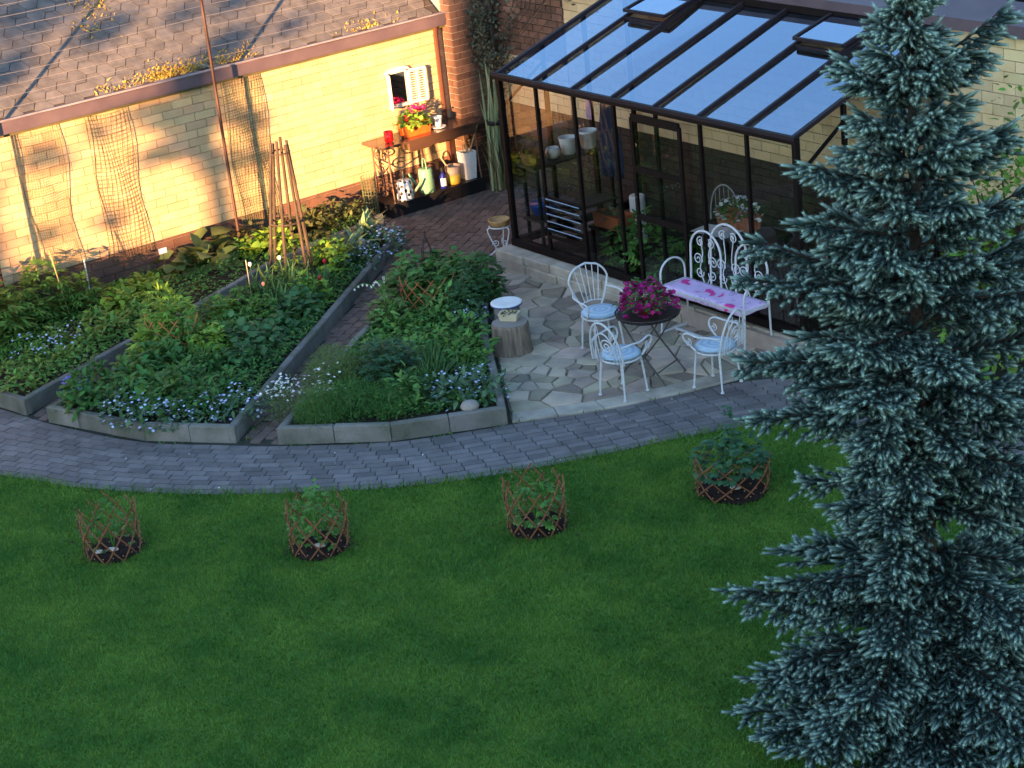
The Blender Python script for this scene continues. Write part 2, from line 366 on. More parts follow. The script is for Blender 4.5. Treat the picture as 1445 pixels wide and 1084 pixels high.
def blades(P, z, h, w, lean):
    n = len(P); a = rng.uniform(0, 2*math.pi, n); hh = h*rng.uniform(0.55, 1.25, n); ww = w*rng.uniform(0.7, 1.3, n)
    b = rng.uniform(0, 2*math.pi, n); ln = lean*hh*rng.uniform(0.1, 1.0, n)
    V = np.zeros((n, 3, 3)); V[:, 0, 0] = P[:, 0]-np.cos(a)*ww/2; V[:, 0, 1] = P[:, 1]-np.sin(a)*ww/2
    V[:, 1, 0] = P[:, 0]+np.cos(a)*ww/2; V[:, 1, 1] = P[:, 1]+np.sin(a)*ww/2
    V[:, 2, 0] = P[:, 0]+np.cos(b)*ln; V[:, 2, 1] = P[:, 1]+np.sin(b)*ln
    V[:, :2, 2] = z; V[:, 2, 2] = z+hh
    return V.reshape(-1, 3), np.arange(n*3).reshape(-1, 3)
GP = lawn_pts(330000)
V, F = blades(GP, 0.0, 0.030, 0.009, 1.1)
_nt = L_grass.node_tree; _n = _nt.nodes; _l = _nt.links
_pb = _n['Principled BSDF']; _src = _pb.inputs['Base Color'].links[0].from_socket
_geo = _n.new('ShaderNodeNewGeometry'); _nz = _n.new('ShaderNodeTexNoise'); _nz.inputs['Scale'].default_value = 4.2; _nz.inputs['Detail'].default_value = 6; _l.new(_geo.outputs['Position'], _nz.inputs['Vector'])
_mr = _n.new('ShaderNodeMapRange'); _mr.inputs[1].default_value = 0.54; _mr.inputs[2].default_value = 0.70; _mr.inputs[4].default_value = 0.75; _l.new(_nz.outputs['Fac'], _mr.inputs[0])
_mx = _n.new('ShaderNodeMix'); _mx.data_type = 'RGBA'; _mx.inputs[7].default_value = (0.20, 0.31, 0.045, 1); _l.new(_mr.outputs[0], _mx.inputs[0]); _l.new(_src, _mx.inputs[6]); _l.new(_mx.outputs[2], _pb.inputs['Base Color'])
g = link('grass', npmesh('grass', V, F, L_grass)); g['kind'] = 'stuff'; g['label'] = 'short mown green grass of the curved lawn'
# longer fringe along the path edge
t = rng.uniform(0, len(OUT)-1.01, 2600); i = t.astype(int); fr = (t-i)[:, None]
E_ = OUT[i]*(1-fr)+OUT[i+1]*fr + rng.normal(0, 0.035, (len(t), 2))
V, F = blades(E_, 0.0, 0.075, 0.010, 1.0)
g = link('edge_grass', npmesh('edge_grass', V, F, L_grass)); g['kind'] = 'stuff'; g['label'] = 'longer ragged grass along the edge of the paved path'

# ------------------------------------------------------------------ beds: kerbs and soil
def kerb(parent, pts, h=0.19, w=0.085, piece=0.55, closed=False, side=1):
    P = [Vector((*p, 0)) for p in pts]
    if closed: P.append(P[0])
    for a, b in zip(P[:-1], P[1:]):
        L = (b-a).length; k = max(1, round(L/piece)); t = (b-a)/L
        for j in range(k):
            c = a + t*(L*(j+0.5)/k); nrm = Vector((-t.y, t.x, 0))*side
            me = MB().box((0, 0, 0), (L/k-0.008, w, h), ch=0.012).mesh('kerb_stone', M_conc)
            o = link('kerb_stone', me, parent); o.matrix_local = TRS((c.x+nrm.x*w/2-parent.location.x, c.y+nrm.y*w/2-parent.location.y, h/2-0.004+rng.uniform(-0.006, 0.004)), math.atan2(t.y, t.x)+rng.uniform(-0.012, 0.012), (1, 1, 1), rng.uniform(-0.02, 0.02), 0)
def bed(name, label, poly, kerbpts, closed):
    cx, cy_ = np.mean([p[0] for p in poly]), np.mean([p[1] for p in poly])
    t = thing(name, label, 'flower bed', (cx, cy_, 0))
    m = MB(); ctr = (0, 0, 0.17); ring = [(x-cx, y-cy_, 0.125) for x, y in poly]
    m.add([ctr]+ring, [(0, 1+i, 1+(i+1) % len(ring)) for i in range(len(ring))]); m.build('soil', M_soil, t)
    kerb(t, kerbpts, closed=closed); return t
bed('flower_bed', 'narrow kerbed flower bed running along the foot of the brick wall', A_POLY, [(-3.45, -7.05), (-0.95, -6.75), (-0.31, -6.61), *A_KERB[1:]], False)
bed('flower_bed', 'long tapering kerbed flower bed with the wooden obelisk in it', B_POLY, B_POLY, True)
bed('flower_bed', 'wedge shaped kerbed flower bed beside the flagstone patio', C_POLY, C_POLY, True)

# ------------------------------------------------------------------ patio of irregular flagstones
patio = struct(MB().add([(x, y, -0.006) for x, y in PATIO], [tuple(range(len(PATIO)))]).build('patio', M_flagjoint))
def clip(poly, px, py, nx, ny):
    out = []
    for i in range(len(poly)):
        a = poly[i]; b = poly[(i+1) % len(poly)]
        da = (a[0]-px)*nx+(a[1]-py)*ny; db = (b[0]-px)*nx+(b[1]-py)*ny
        if da <= 0: out.append(a)
        if da*db < 0: k = da/(da-db); out.append((a[0]+(b[0]-a[0])*k, a[1]+(b[1]-a[1])*k))
    return out
BORD = [(4.08, -3.12), (4.56, -2.28), (4.9, -1.33), (5.12, -0.45)]
CORE = [(3.88, -2.98), (4.3, -2.2), (4.62, -1.3), (4.85, -0.42), (4.95, 0.0), (0.0, -0.25), (-0.3, -0.35), (0.33, -0.66), (2.17, -1.95)]
seeds = rand_in(CORE, 150)
for it in range(1):   # relax a little so the stones come out of similar size
    S = rand_in(CORE, 4000); own = ((S[:, None]-seeds[None])**2).sum(2).argmin(1)
    seeds = np.array([seeds[k]*0.75+0.25*S[own == k].mean(0) if (own == k).any() else seeds[k] for k in range(len(seeds))])
for k, (sx, sy) in enumerate(seeds):
    poly = [tuple(p) for p in CORE]
    for j, (ox, oy) in enumerate(seeds):
        if j == k: continue
        dx, dy = ox-sx, oy-sy; d = math.hypot(dx, dy)
        if d > 1.6: continue
        g_ = 0.004+0.006*((j*k) % 3)/2
        poly = clip(poly, (sx+ox)/2-dx/d*g_, (sy+oy)/2-dy/d*g_, dx, dy)
        if len(poly) < 3: break
    if len(poly) < 3: continue
    q = []
    for i in range(len(poly)):   # rough broken edges
        a = poly[i]; b = poly[(i+1) % len(poly)]; L = math.hypot(b[0]-a[0], b[1]-a[1]); q.append((a[0]*0.94+sx*0.06, a[1]*0.94+sy*0.06) if L < 0 else a)
        if L > 0.10:
            for u in ((0.2, 0.4, 0.6, 0.8) if L > 0.25 else (0.33, 0.66)):
                w_ = rng.uniform(0, 0.06); q.append((a[0]+(b[0]-a[0])*u+(sx-a[0])*w_, a[1]+(b[1]-a[1])*u+(sy-a[1])*w_))
    MB().prism([(x-sx, y-sy) for x, y in q], -0.02, 0.012+rng.uniform(-0.004, 0.006), ch=0.01).build('flagstone', M_flag, patio, loc=(sx, sy, 0)).rotation_euler = (rng.normal(0, 0.008), rng.normal(0, 0.008), 0)
BC = catmull(BORD, 6); BI = catmull([(3.90, -2.99), (4.32, -2.21), (4.64, -1.3), (4.87, -0.42)], 6)
M_slab = mat('pale_slab', (0.44, 0.40, 0.33), (0.27, 0.25, 0.21), 4, 0.85, 0.5, 30, rnd=0.1)
for i in range(0, len(BC)-1, 3):
    j = min(i+3, len(BC)-1); poly = [tuple(BI[k]) for k in range(i, j+1)] + [tuple(BC[k]) for k in range(j, i-1, -1)]
    cx, cy_ = np.mean(poly, 0); q = [((x-cx)*0.985, (y-cy_)*0.985) for x, y in poly][::-1]
    MB().prism(q, -0.02, 0.016, ch=0.008).build('border_slab', M_slab, patio, loc=(cx, cy_, 0))

# ------------------------------------------------------------------ brick walls
def courses(mats, axis, const, a0, a1, z0, z1, bl, bh, depth, joint=0.008, jitter=0.002):
    k = 0; z = z0
    while z < z1-0.02:
        h = min(bh, z1-z); a = a0 - (k % 2)*bl/2
        while a < a1-0.01:
            s, e = max(a, a0), min(a+bl, a1)
            if e-s > 0.03:
                c = (s+e)/2; w = e-s-joint; hh = h-joint; dj = rng.uniform(-jitter, jitter)
                if axis == 'y': mats.append(TRS((const+dj, c, z+h/2), 0, (depth, w, hh)))
                else: mats.append(TRS((c, const+dj, z+h/2), 0, (w, depth, hh)))
            a += bl
        z += bh; k += 1
def unit_brick(m): return MB().box((0, 0, 0), (1, 1, 1)).mesh('brick', m)
bk_y, bk_b = unit_brick(M_yellow), unit_brick(M_brown)
M_tan = mat('tan_brick', (0.56, 0.40, 0.235), (0.49, 0.335, 0.185), 4, 0.85, 0.3, 60, rnd=0.15, hue=0.012)
M_tan2 = mat('tan_brickwork', (0.54, 0.385, 0.225), (0.48, 0.33, 0.18), 4, 0.85, 0.3, 60, island=0.15)

outb = thing('outbuilding', 'long low outbuilding with sunlit yellow brick wall and hexagonal shingle roof', 'outbuilding', (XW, -3, 0))
def W(o): return Matrix.Translation(-Vector(o.location))
def wpart(mb, name, m, th, smooth=False):
    me = mb.mesh(name, m, smooth); me.transform(W(th)); return link(name, me, th)
bpy.context.view_layer.update()
wall = wpart(MB().box((XW-0.13, -4.2, 1.42), (0.23, 11.5, 1.88)), 'wall', M_mort_y, outb)
base = wpart(MB().box((XW-0.13, -4.2, 0.235), (0.234, 11.5, 0.49)), 'wall_base', M_mort_b, outb)
PM = []; courses(PM, 'y', XW-0.012, -9.5, 1.52, 0.48, 2.36, 0.30, 0.11, 0.03)
PM = [Matrix.Translation(-Vector(outb.location)) @ m for m in PM]; bpy.context.view_layer.update()
pieces('brick', unit_brick(M_tan), PM, wall, 230, 'far_brickwork', M_tan2)
PM = []; courses(PM, 'y', XW-0.010, -9.5, 1.52, 0.0, 0.48, 0.30, 0.11, 0.03)
PM = [Matrix.Translation(-Vector(outb.location)) @ m for m in PM]
pieces('brick', bk_b, PM, base, 70, 'far_brickwork', M_brown2)
# eaves gutter board
wpart(MB().box((XW+0.06, -4.2, 2.46), (0.14, 11.6, 0.17)), 'gutter', M_coping, outb)
wpart(MB().box((XW+0.02, -4.2, 2.352), (0.10, 11.6, 0.04)), 'soffit', mat('mossy_soffit', (0.12, 0.11, 0.045), (0.085, 0.075, 0.04), 4, 0.9), outb)
wpart(MB().box((XW+0.135, -4.2, 2.548), (0.03, 11.62, 0.02)), 'gutter_lip', mat('worn_gutter_lip', (0.30, 0.27, 0.30), (0.2, 0.17, 0.19), 6, 0.5), outb)
wpart(MB().tube([(XW+0.09, 1.40, 2.5), (XW+0.05, 1.40, 2.25), (XW+0.05, 1.40, 0.0)], 0.035, 8), 'downpipe', mat('brown_pipe', (0.09, 0.035, 0.022), None, 5, 0.5), outb)
# roof: 36 degree slope rising away from the garden, hexagonal shingles
TH = R(36); ct, st = math.cos(TH), math.sin(TH)
M_shin = mat('grey_shingle', (0.142, 0.132, 0.128), (0.088, 0.084, 0.084), 7, 0.9, 0.6, 90, rnd=0.12)
M_shin2 = mat('grey_shingle_rest', (0.140, 0.130, 0.126), (0.088, 0.084, 0.084), 7, 0.9, 0.6, 90, island=0.12)
def roofpt(s, y, h=0.0): return (XW+0.02-s*ct+h*st, y, 2.545+s*st+h*ct)
roof = wpart(MB().add([roofpt(0, -10), roofpt(0, 1.5), roofpt(5.2, 1.5), roofpt(5.2, -10)], [(0, 1, 2, 3)]).add([roofpt(5.2, -10), roofpt(5.2, 1.5), (XW-8.2, 1.5, 2.5), (XW-8.2, -10, 2.5)], [(0, 1, 2, 3)]), 'roof', mat('dark_roof_felt', (0.05, 0.042, 0.036), (0.035, 0.03, 0.028), 5, 0.95), outb)
sp = 0.237; hexp = []
for k in range(6):
    a = R(60*k+0); hexp.append((math.cos(a)*sp/math.sqrt(3)*0.965, math.sin(a)*sp/math.sqrt(3)*0.965))
hx = MB().prism(hexp, 0, 0.006, ch=0.002).mesh('shingle', M_shin)
PM = []; RotS = Matrix(((0, -ct, st), (1, 0, 0), (0, st, ct)))  # local x -> +Y, local y -> up slope, local z -> normal
ci = 0; y = -9.8
while y < 1.38:
    s = 0.015 + (ci % 2)*sp/2
    while s < 5.0:
        p = Vector(roofpt(s, y, 0.002+rng.uniform(0, 0.004))) - Vector(outb.location)
        PM.append(Matrix.Translation(p) @ (RotS @ Matrix.Rotation(rng.uniform(-0.03, 0.03), 3, 'Z')).to_4x4()); s += sp
    y += sp*math.sqrt(3)/2; ci += 1
pieces('shingle', hx, PM, roof, 300, 'far_shingles', M_shin2)
# dead moss gathered on the lowest shingles
mp = []
for cy0, n in ((-2.75, 260), (-2.45, 160), (-1.75, 120), (-3.3, 60), (0.4, 60)):
    for _ in range(n): mp.append(roofpt(abs(rng.normal(0.04, 0.09)), cy0+rng.normal(0, 0.22), 0.012))
for s0, y0, n in ((1.15, -3.3, 50), (1.5, -3.0, 70), (1.9, -2.6, 60)):
    for _ in range(n): mp.append(roofpt(s0+rng.normal(0, 0.10), y0+rng.normal(0, 0.13), 0.012))
mp = np.array(mp); V, F = blades(mp[:, :2], 0, 0.035, 0.03, 2.0); V = V.reshape(-1, 3, 3); V[:, :, 2] += mp[:, 2:3]
me = npmesh('roof_moss', V.reshape(-1, 3), F, mat('dry_moss', (0.42, 0.27, 0.045), (0.30, 0.24, 0.04), 6, 0.9, island=0.35)); me.transform(W(outb))
o = link('roof_moss', me, outb); o['kind'] = 'stuff'
# posts with taut wires in front of the wall and above its eaves
wf = thing('wire_trellis', 'tall thin brown posts carrying rows of taut wires above the shingle roof eaves', 'wire trellis', (XW+0.2, -2.1, 0))
for y_ in (-5.60, -2.30):
    wpart(MB().tube([(XW+0.42, y_, 0.0), (XW+0.42, y_, 4.4)], 0.022, 6), 'post', mat('red_brown_post', (0.06, 0.026, 0.02), (0.042, 0.02, 0.016), 6, 0.6), wf)
for k in range(12):
    z = 2.63+k*0.135; pts = []
    for a, b in ((-9.0, -5.60), (-5.60, -2.30), (-2.30, 1.40)):
        for i in range(5): u = i/4; pts.append((XW+0.42, a+(b-a)*u, z-0.02*4*u*(1-u)))
    wpart(MB().tube(pts, 0.0022, 4), 'wire', mat('dull_steel_wire', (0.22, 0.20, 0.20), None, 5, 0.6), wf)
# garden netting hung on the wall
def net(y0, y1, z0, z1, cell, sag, label, m, lw=0.0045):
    t = thing('garden_net', label, 'net', (XW+0.05, (y0+y1)/2, 0)); nx = int((y1-y0)/cell); nz = int((z1-z0)/cell); mb = MB()
    def pt(u, v):
        y = y0+(y1-y0)*u + sag*math.sin(v*5+u*3)*(1-v)*0.6; z = z0+(z1-z0)*v - 0.04*math.sin(u*math.pi)*(1 if sag else 0)
        return (XW+0.035+0.02*math.sin(7*u+9*v), y, z)
    for i in range(nx+1):
        for j in range(0, nz, 2): mb.bar(pt(i/nx, j/nz), pt(i/nx, min(1, (j+2)/nz)), lw)
    for j in range(nz+1):
        for i in range(0, nx, 2): mb.bar(pt(i/nx, j/nz), pt(min(1, (i+2)/nx), j/nz), lw)
    wpart(mb, 'mesh', m, t)
    for u in (0, 1): wpart(MB().tube([pt(u, v/8) for v in range(9)], 0.005, 5), 'edge_cord', m, t)
M_net = mat('dark_net', (0.17, 0.125, 0.06), (0.12, 0.095, 0.05), 4, 0.8)
M_netg = mat('green_net', (0.11, 0.13, 0.06), (0.085, 0.105, 0.05), 4, 0.8)
net(-4.94, -4.36, 0.35, 2.33, 0.032, 0.09, 'fine crumpled netting hung on the wall, its edge cords bowed', M_net, 0.002)
net(-3.98, -3.4, 0.38, 2.33, 0.052, 0.03, 'coarse square meshed netting hung on the sunlit wall', M_net, 0.004)
net(-2.03, -1.45, 0.12, 2.33, 0.036, 0.0, 'straight green mesh panel fixed beside the tall post', M_netg, 0.0042)

# brick pillar in the corner between the outbuilding and the back wall
M_redb = mat('red_brown_brick', (0.20, 0.105, 0.07), (0.12, 0.07, 0.05), 6, 0.85, 0.4, 70, rnd=0.25)
tower = thing('brick_pillar', 'brown brick corner pillar with pale joints behind the workbench', 'brick pillar', (-3.3, 1.9, 0)); bpy.context.view_layer.update()
pil = wpart(MB().box((-3.75, 2.4, 1.71), (0.93, 1.67, 3.42)), 'core', M_mort_b, tower)
PM = []; courses(PM, 'y', -3.285, 1.55, 2.9, 0, 3.4, 0.225, 0.098, 0.035, 0.013)
courses(PM, 'x', 1.567, -3.49, -3.27, 0, 3.4, 0.225, 0.098, 0.035, 0.013)
pieces('brick', unit_brick(M_redb), [Matrix.Translation(-Vector(tower.location)) @ m for m in PM], pil, 150, 'far_brickwork', M_brown2)
# back wall behind the greenhouse
bw = thing('garden_wall', 'yellow brick back wall with dark brown base and broad metal coping behind greenhouse', 'wall', (3, YB, 0)); bpy.context.view_layer.update()
w1 = wpart(MB().box((5.13, YB+0.135, 2.18), (13.1, 0.24, 1.96)).box((-2.34, YB+0.135, 1.55), (1.83, 0.24, 0.70)), 'wall', M_mort_y, bw)
w2 = wpart(MB().box((4.2, YB+0.135, 0.595), (15, 0.244, 1.21)), 'wall_base', mat('dull_mortar', (0.10, 0.08, 0.065), (0.07, 0.058, 0.048), 8, 0.95), bw)
PM = []; courses(PM, 'x', YB+0.008, -1.42, 10.5, 1.2, 3.15, 0.30, 0.122, 0.03); courses(PM, 'x', YB+0.008, -3.25, -1.43, 1.2, 1.9, 0.30, 0.1167, 0.03)
pieces('brick', bk_y, [Matrix.Translation(-Vector(bw.location)) @ m for m in PM], w1, 230, 'far_brickwork', M_yellow2)
PM = []; courses(PM, 'x', YB+0.010, -3.25, 10.5, 0.0, 1.2, 0.30, 0.10, 0.03)
pieces('brick', unit_brick(mat('dark_brown_brick', (0.045, 0.032, 0.022), (0.032, 0.024, 0.018), 6, 0.85, 0.4, 70, rnd=0.25)), [Matrix.Translation(-Vector(bw.location)) @ m for m in PM], w2, 70, 'far_brickwork', mat('dark_brown_brickwork', (0.045, 0.032, 0.022), (0.032, 0.024, 0.018), 6, 0.85, 0.4, 70, island=0.25))
wpart(MB().box((5.2, YB+0.13, 3.20), (13.2, 0.42, 0.06)).box((5.2, YB-0.07, 3.235), (13.2, 0.03, 0.13)), 'coping', M_coping, bw)
wpart(MB().add([(-1.4, YB-0.085, 3.30), (11.8, YB-0.085, 3.30), (11.8, YB+0.4, 3.42), (-1.4, YB+0.4, 3.42), (-1.4, YB+0.4, 3.1), (11.8, YB+0.4, 3.1)], [(0, 1, 2, 3), (3, 2, 5, 4)]), 'coping_cap', M_coping, bw)
# upper red brick wall standing on the back wall, left of the roof
up = thing('upper_brick_wall', 'reddish brick wall above the back wall, half hidden by the climber', 'wall', (-2.3, YB, 0)); bpy.context.view_layer.update()
u1 = wpart(MB().box((-2.345, YB+0.16, 2.61), (1.84, 0.28, 1.40)), 'core', M_mort_b, up)
PM = []; courses(PM, 'x', YB+0.006, -3.26, -1.43, 1.9, 3.28, 0.225, 0.098, 0.035, 0.013)
pieces('brick', unit_brick(M_redb), [Matrix.Translation(-Vector(up.location)) @ m for m in PM], u1, 150, 'far_brickwork', M_brown2)

# house beyond the back wall
hs = thing('house', 'tan house with dark windows rising behind the metal coping', 'house', (4, 7, 0))
wpart(MB().box((4.5, 8.2, 3.0), (9, 4, 6.0)), 'wall', mat('tan_render', (0.42, 0.31, 0.20), (0.36, 0.26, 0.17), 2, 0.9, 0.2), hs)
for x_ in (0.9, 1.75, 3.1):
    w = wpart(MB().box((x_, 6.19, 2.2), (0.9 if x_ == 3.1 else 0.42, 0.05, 0.85)), 'window', mat('dark_window_pane', (0.012, 0.012, 0.014), None, 3, 0.15), hs)
    wpart(MB().box((x_, 6.17, 2.66), (1.0 if x_ == 3.1 else 0.5, 0.06, 0.06)).box((x_, 6.17, 1.74), (1.0 if x_ == 3.1 else 0.5, 0.08, 0.06)), 'window_frame', M_wood, hs)

# ------------------------------------------------------------------ greenhouse
BAY = 0.74; GX = 7*BAY; GD = 2.11; ZE, ZR, ZS = 2.44, 3.12, 0.27
gh = thing('greenhouse', 'brown framed lean-to greenhouse with sloping glass roof against the yellow wall', 'greenhouse', (GX/2, 0, 0)); bpy.context.view_layer.update()
def rz_(y): return ZE+(ZR-ZE)*y/GD
G_roof = glass('roof_glass', 0.29, (0.22, 0.28, 0.40), 0.02, 0.015, (0.66, 0.80, 1.0))
G_wall = glass('wall_glass', 0.03, (0.95, 0.97, 0.97), 0.01, 0.0)
for k in range(8):
    x = k*BAY; w = 0.062 if k in (0, 7) else 0.038
    wpart(MB().box((x, 0, (ZS+ZE)/2), (w, w, ZE-ZS)), 'post', M_brown_frame, gh)
    wpart(MB().bar((x, -0.03, rz_(-0.03)+0.022), (x, GD, rz_(GD)+0.022), 0.05 if k in (0, 7) else 0.034, 0.045), 'rafter', M_rafter, gh)
    if k < 7:
        a, b = x+0.022, x+BAY-0.022
        yv = 1.46 if k in (1, 5) else GD
        n_ = (0.0, -(ZR-ZE)/GD, 1.0)
        jit = rng.uniform(-0.006, 0.006, 4)
        wpart(MB().add([(a, -0.04, rz_(-0.04)+jit[0]), (b, -0.04, rz_(-0.04)+jit[1]), (b, yv, rz_(yv)+jit[2]), (a, yv, rz_(yv)+jit[3])], [(0, 1, 2, 3)]), 'roof_pane', G_roof, gh)
        if k not in (3,):
            z0 = 1.02 if k == 1 else ZS+0.06
            wpart(MB().add([(a, 0.006, z0), (b, 0.006, z0), (b, 0.006, ZE-0.03), (a, 0.006, ZE-0.03)], [(0, 1, 2, 3)]), 'pane', G_wall, gh)
wpart(MB().box((GX/2, -0.035, ZE-0.01), (GX+0.12, 0.07, 0.075)), 'eaves_beam', M_brown_frame, gh)
wpart(MB().box((GX/2, -0.075, ZE+0.02), (GX+0.12, 0.012, 0.045)), 'gutter', M_rafter, gh)
wpart(MB().box((GX/2, 0.0, ZS+0.015), (GX+0.07, 0.09, 0.09)), 'sill', M_brown_frame, gh)
wpart(MB().box((GX/2, GD-0.02, ZR+0.03), (GX+0.1, 0.08, 0.08)), 'wall_plate', M_brown_frame, gh)
for xe in (0.0, GX):
    for ye in (0.70, 1.38, 2.07):
        wpart(MB().box((xe, ye, (ZS+rz_(ye))/2), (0.045, 0.05, rz_(ye)-ZS)), 'post', M_brown_frame, gh)
    wpart(MB().box((xe, GD/2, ZS+0.012), (0.09, GD, 0.085)), 'sill', M_brown_frame, gh)
    wpart(MB().bar((xe, 0, 2.02), (xe, 0.7, 2.46), 0.03), 'brace', M_brown_frame, gh)
    for a, b in ((0.03, 0.68), (0.73, 1.36), (1.41, 2.05)):
        wpart(MB().add([(xe+0.004, a, ZS+0.05), (xe+0.004, b, ZS+0.05), (xe+0.004, b, rz_(b)-0.02), (xe+0.004, a, rz_(a)-0.02)], [(0, 1, 2, 3)]), 'pane', G_wall, gh)
for k in (1, 5):   # two propped roof vents
    a, b = k*BAY-0.01, (k+1)*BAY+0.01; lift = 0.045 if k == 5 else 0.055
    v = thing_v = MB()
    def vp(x, y): return (x, y, rz_(y)+0.05+lift*(2.09-y)/0.62)
    fr_ = MB()
    fr_.bar(vp(a, 1.46), vp(b, 1.46), 0.04, 0.035).bar(vp(a, 2.09), vp(b, 2.09), 0.04, 0.035).bar(vp(a, 1.46), vp(a, 2.09), 0.035, 0.035).bar(vp(b, 1.46), vp(b, 2.09), 0.035, 0.035)
    vent = wpart(fr_, 'roof_vent', M_rafter, gh)
    wpart(MB().add([vp(a, 1.46), vp(b, 1.46), vp(b, 2.09), vp(a, 2.09)], [(0, 1, 2, 3)]), 'vent_pane', G_roof, gh)
    wpart(MB().bar((a, 1.46, rz_(1.46)+0.012), (b, 1.46, rz_(1.46)+0.012), 0.04, 0.035), 'vent_bar', M_rafter, gh)
# louvre window in the second bay
for z in (1.01, 0.50): wpart(MB().box((1.5*BAY, 0, z), (BAY-0.05, 0.04, 0.03)), 'louvre_rail', M_brown_frame, gh)
for k in range(5):
    z = 0.58+k*0.095
    o = wpart(MB().box((0, 0, 0), (BAY-0.07, 0.012, 0.10), M=Matrix.Rotation(R(38), 4, 'X')), 'louvre_slat', glass('louvre_glass', 0.28, (0.6, 0.68, 0.72), 0.05, 0.3), gh)
    o.location = (1.5*BAY, -0.01, z)
wpart(MB().add([(BAY+0.022, 0.006, ZS+0.06), (2*BAY-0.022, 0.006, ZS+0.06), (2*BAY-0.022, 0.006, 0.49), (BAY+0.022, 0.006, 0.49)], [(0, 1, 2, 3)]), 'pane', G_wall, gh)
# sliding door hung outside the front
dx0, dx1, dz0, dz1 = 2.60, 3.42, 0.30, 2.30
door = wpart(MB().box((dx0, -0.06, (dz0+dz1)/2), (0.045, 0.03, dz1-dz0)).box((dx1, -0.06, (dz0+dz1)/2), (0.045, 0.03, dz1-dz0)).box(((dx0+dx1)/2, -0.06, dz1), (dx1-dx0, 0.032, 0.09))
     .box(((dx0+dx1)/2, -0.06, 1.70), (dx1-dx0, 0.028, 0.07)).box(((dx0+dx1)/2, -0.06, 1.13), (dx1-dx0, 0.028, 0.07)).box(((dx0+dx1)/2, -0.06, dz0), (dx1-dx0, 0.032, 0.09)), 'door', M_brown_frame, gh)
for a, b in ((0.35, 1.09), (1.17, 1.66), (1.74, 2.25)):
    o = wpart(MB().add([(dx0+0.02, -0.058, a), (dx1-0.02, -0.058, a), (dx1-0.02, -0.058, b), (dx0+0.02, -0.058, b)], [(0, 1, 2, 3)]), 'door_pane', G_wall, gh)
o = wpart(MB().tube([(dx0+0.03, -0.085, 1.2), (dx0+0.03, -0.11, 1.22), (dx0+0.03, -0.11, 1.36), (dx0+0.03, -0.085, 1.38)], 0.008, 5), 'door_handle', M_iron, gh)
# stone plinth in two courses
pl = thing('stone_plinth', 'low pale limestone plinth of long blocks under the greenhouse front', 'plinth', (2.6, -0.1, 0)); bpy.context.view_layer.update()
def py_(x): return -0.24+0.20*x/5.2
for c, (z0, z1, off) in enumerate(((0.0, 0.115, 0.0), (0.12, 0.225, 0.25))):
    x = -0.12
    while x < 5.25:
        L = rng.uniform(0.38, 0.62); e = min(x+L, 5.3); yf = py_(x)-0.012*(c == 0)+rng.uniform(-0.01, 0.01)
        wpart(MB().box(((x+e)/2, (yf+0.10)/2, (z0+z1)/2), (e-x-0.012, 0.10-yf, z1-z0), ch=0.012), 'stone', M_plinth, pl)
        x = e
wpart(MB().box((2.59, -0.03, 0.10), (5.4, 0.2, 0.2)), 'core', M_mort_b, pl)
struct(MB().box((2.6, 1.1, 0.06), (5.1, 2.0, 0.12)).build('greenhouse_floor', M_soil))

# ------------------------------------------------------------------ leaf and plant builders
def norm(a): return a/np.maximum(np.linalg.norm(a, axis=-1, keepdims=True), 1e-9)
def leaves(pos, dr, up, L, Wd, droop=0.5):
    n = len(pos); dr = norm(dr); sd_ = norm(np.cross(dr, up)); nr = norm(np.cross(sd_, dr)); L = np.broadcast_to(L, n)[:, None]; Wd = np.broadcast_to(Wd, n)[:, None]
    V = np.zeros((n, 6, 3)); V[:, 0] = pos
    m1 = pos+dr*L*0.35+nr*L*0.04; V[:, 1] = m1-sd_*Wd*0.5; V[:, 2] = m1+sd_*Wd*0.5
    m2 = pos+dr*L*0.72-nr*L*0.10*droop; V[:, 3] = m2-sd_*Wd*0.36; V[:, 4] = m2+sd_*Wd*0.36
    V[:, 5] = pos+dr*L-nr*L*0.35*droop
    F = np.array([(0, 2, 1), (1, 2, 4), (1, 4, 3), (3, 4, 5)])[None]+np.arange(n)[:, None, None]*6
    return V.reshape(-1, 3), F.reshape(-1, 3)
def merge(*VF):
    Vs, Fs, k = [], [], 0
    for V, F in VF: Vs.append(V); Fs.append(F+k); k += len(V)
    return np.vstack(Vs), np.vstack(Fs)
def hemi(n, zmin=0.0):
    d = rng.normal(size=(n, 3)); d[:, 2] = np.abs(d[:, 2])+zmin; return norm(d)
def bush(r, h, n, L, Wd, droop=0.6, inner=0.55):
    d = hemi(n); k = (inner+(1-inner)*rng.random(n)**0.6)*rng.uniform(0.85, 1.12, n); lump = 1+0.16*np.sin(d[:, 0]*5+d[:, 1]*7+r*40)
    pos = d*k[:, None]*lump[:, None]*np.array([r, r, h])
    dr = norm(d*np.array([1, 1, 0.35])+rng.normal(0, 0.45, (n, 3))); up = norm(d*0.6+np.array([0, 0, 1.0])+rng.normal(0, 0.25, (n, 3)))
    return leaves(pos, dr, up, L*rng.uniform(0.6, 1.25, n), Wd*rng.uniform(0.7, 1.2, n), droop)
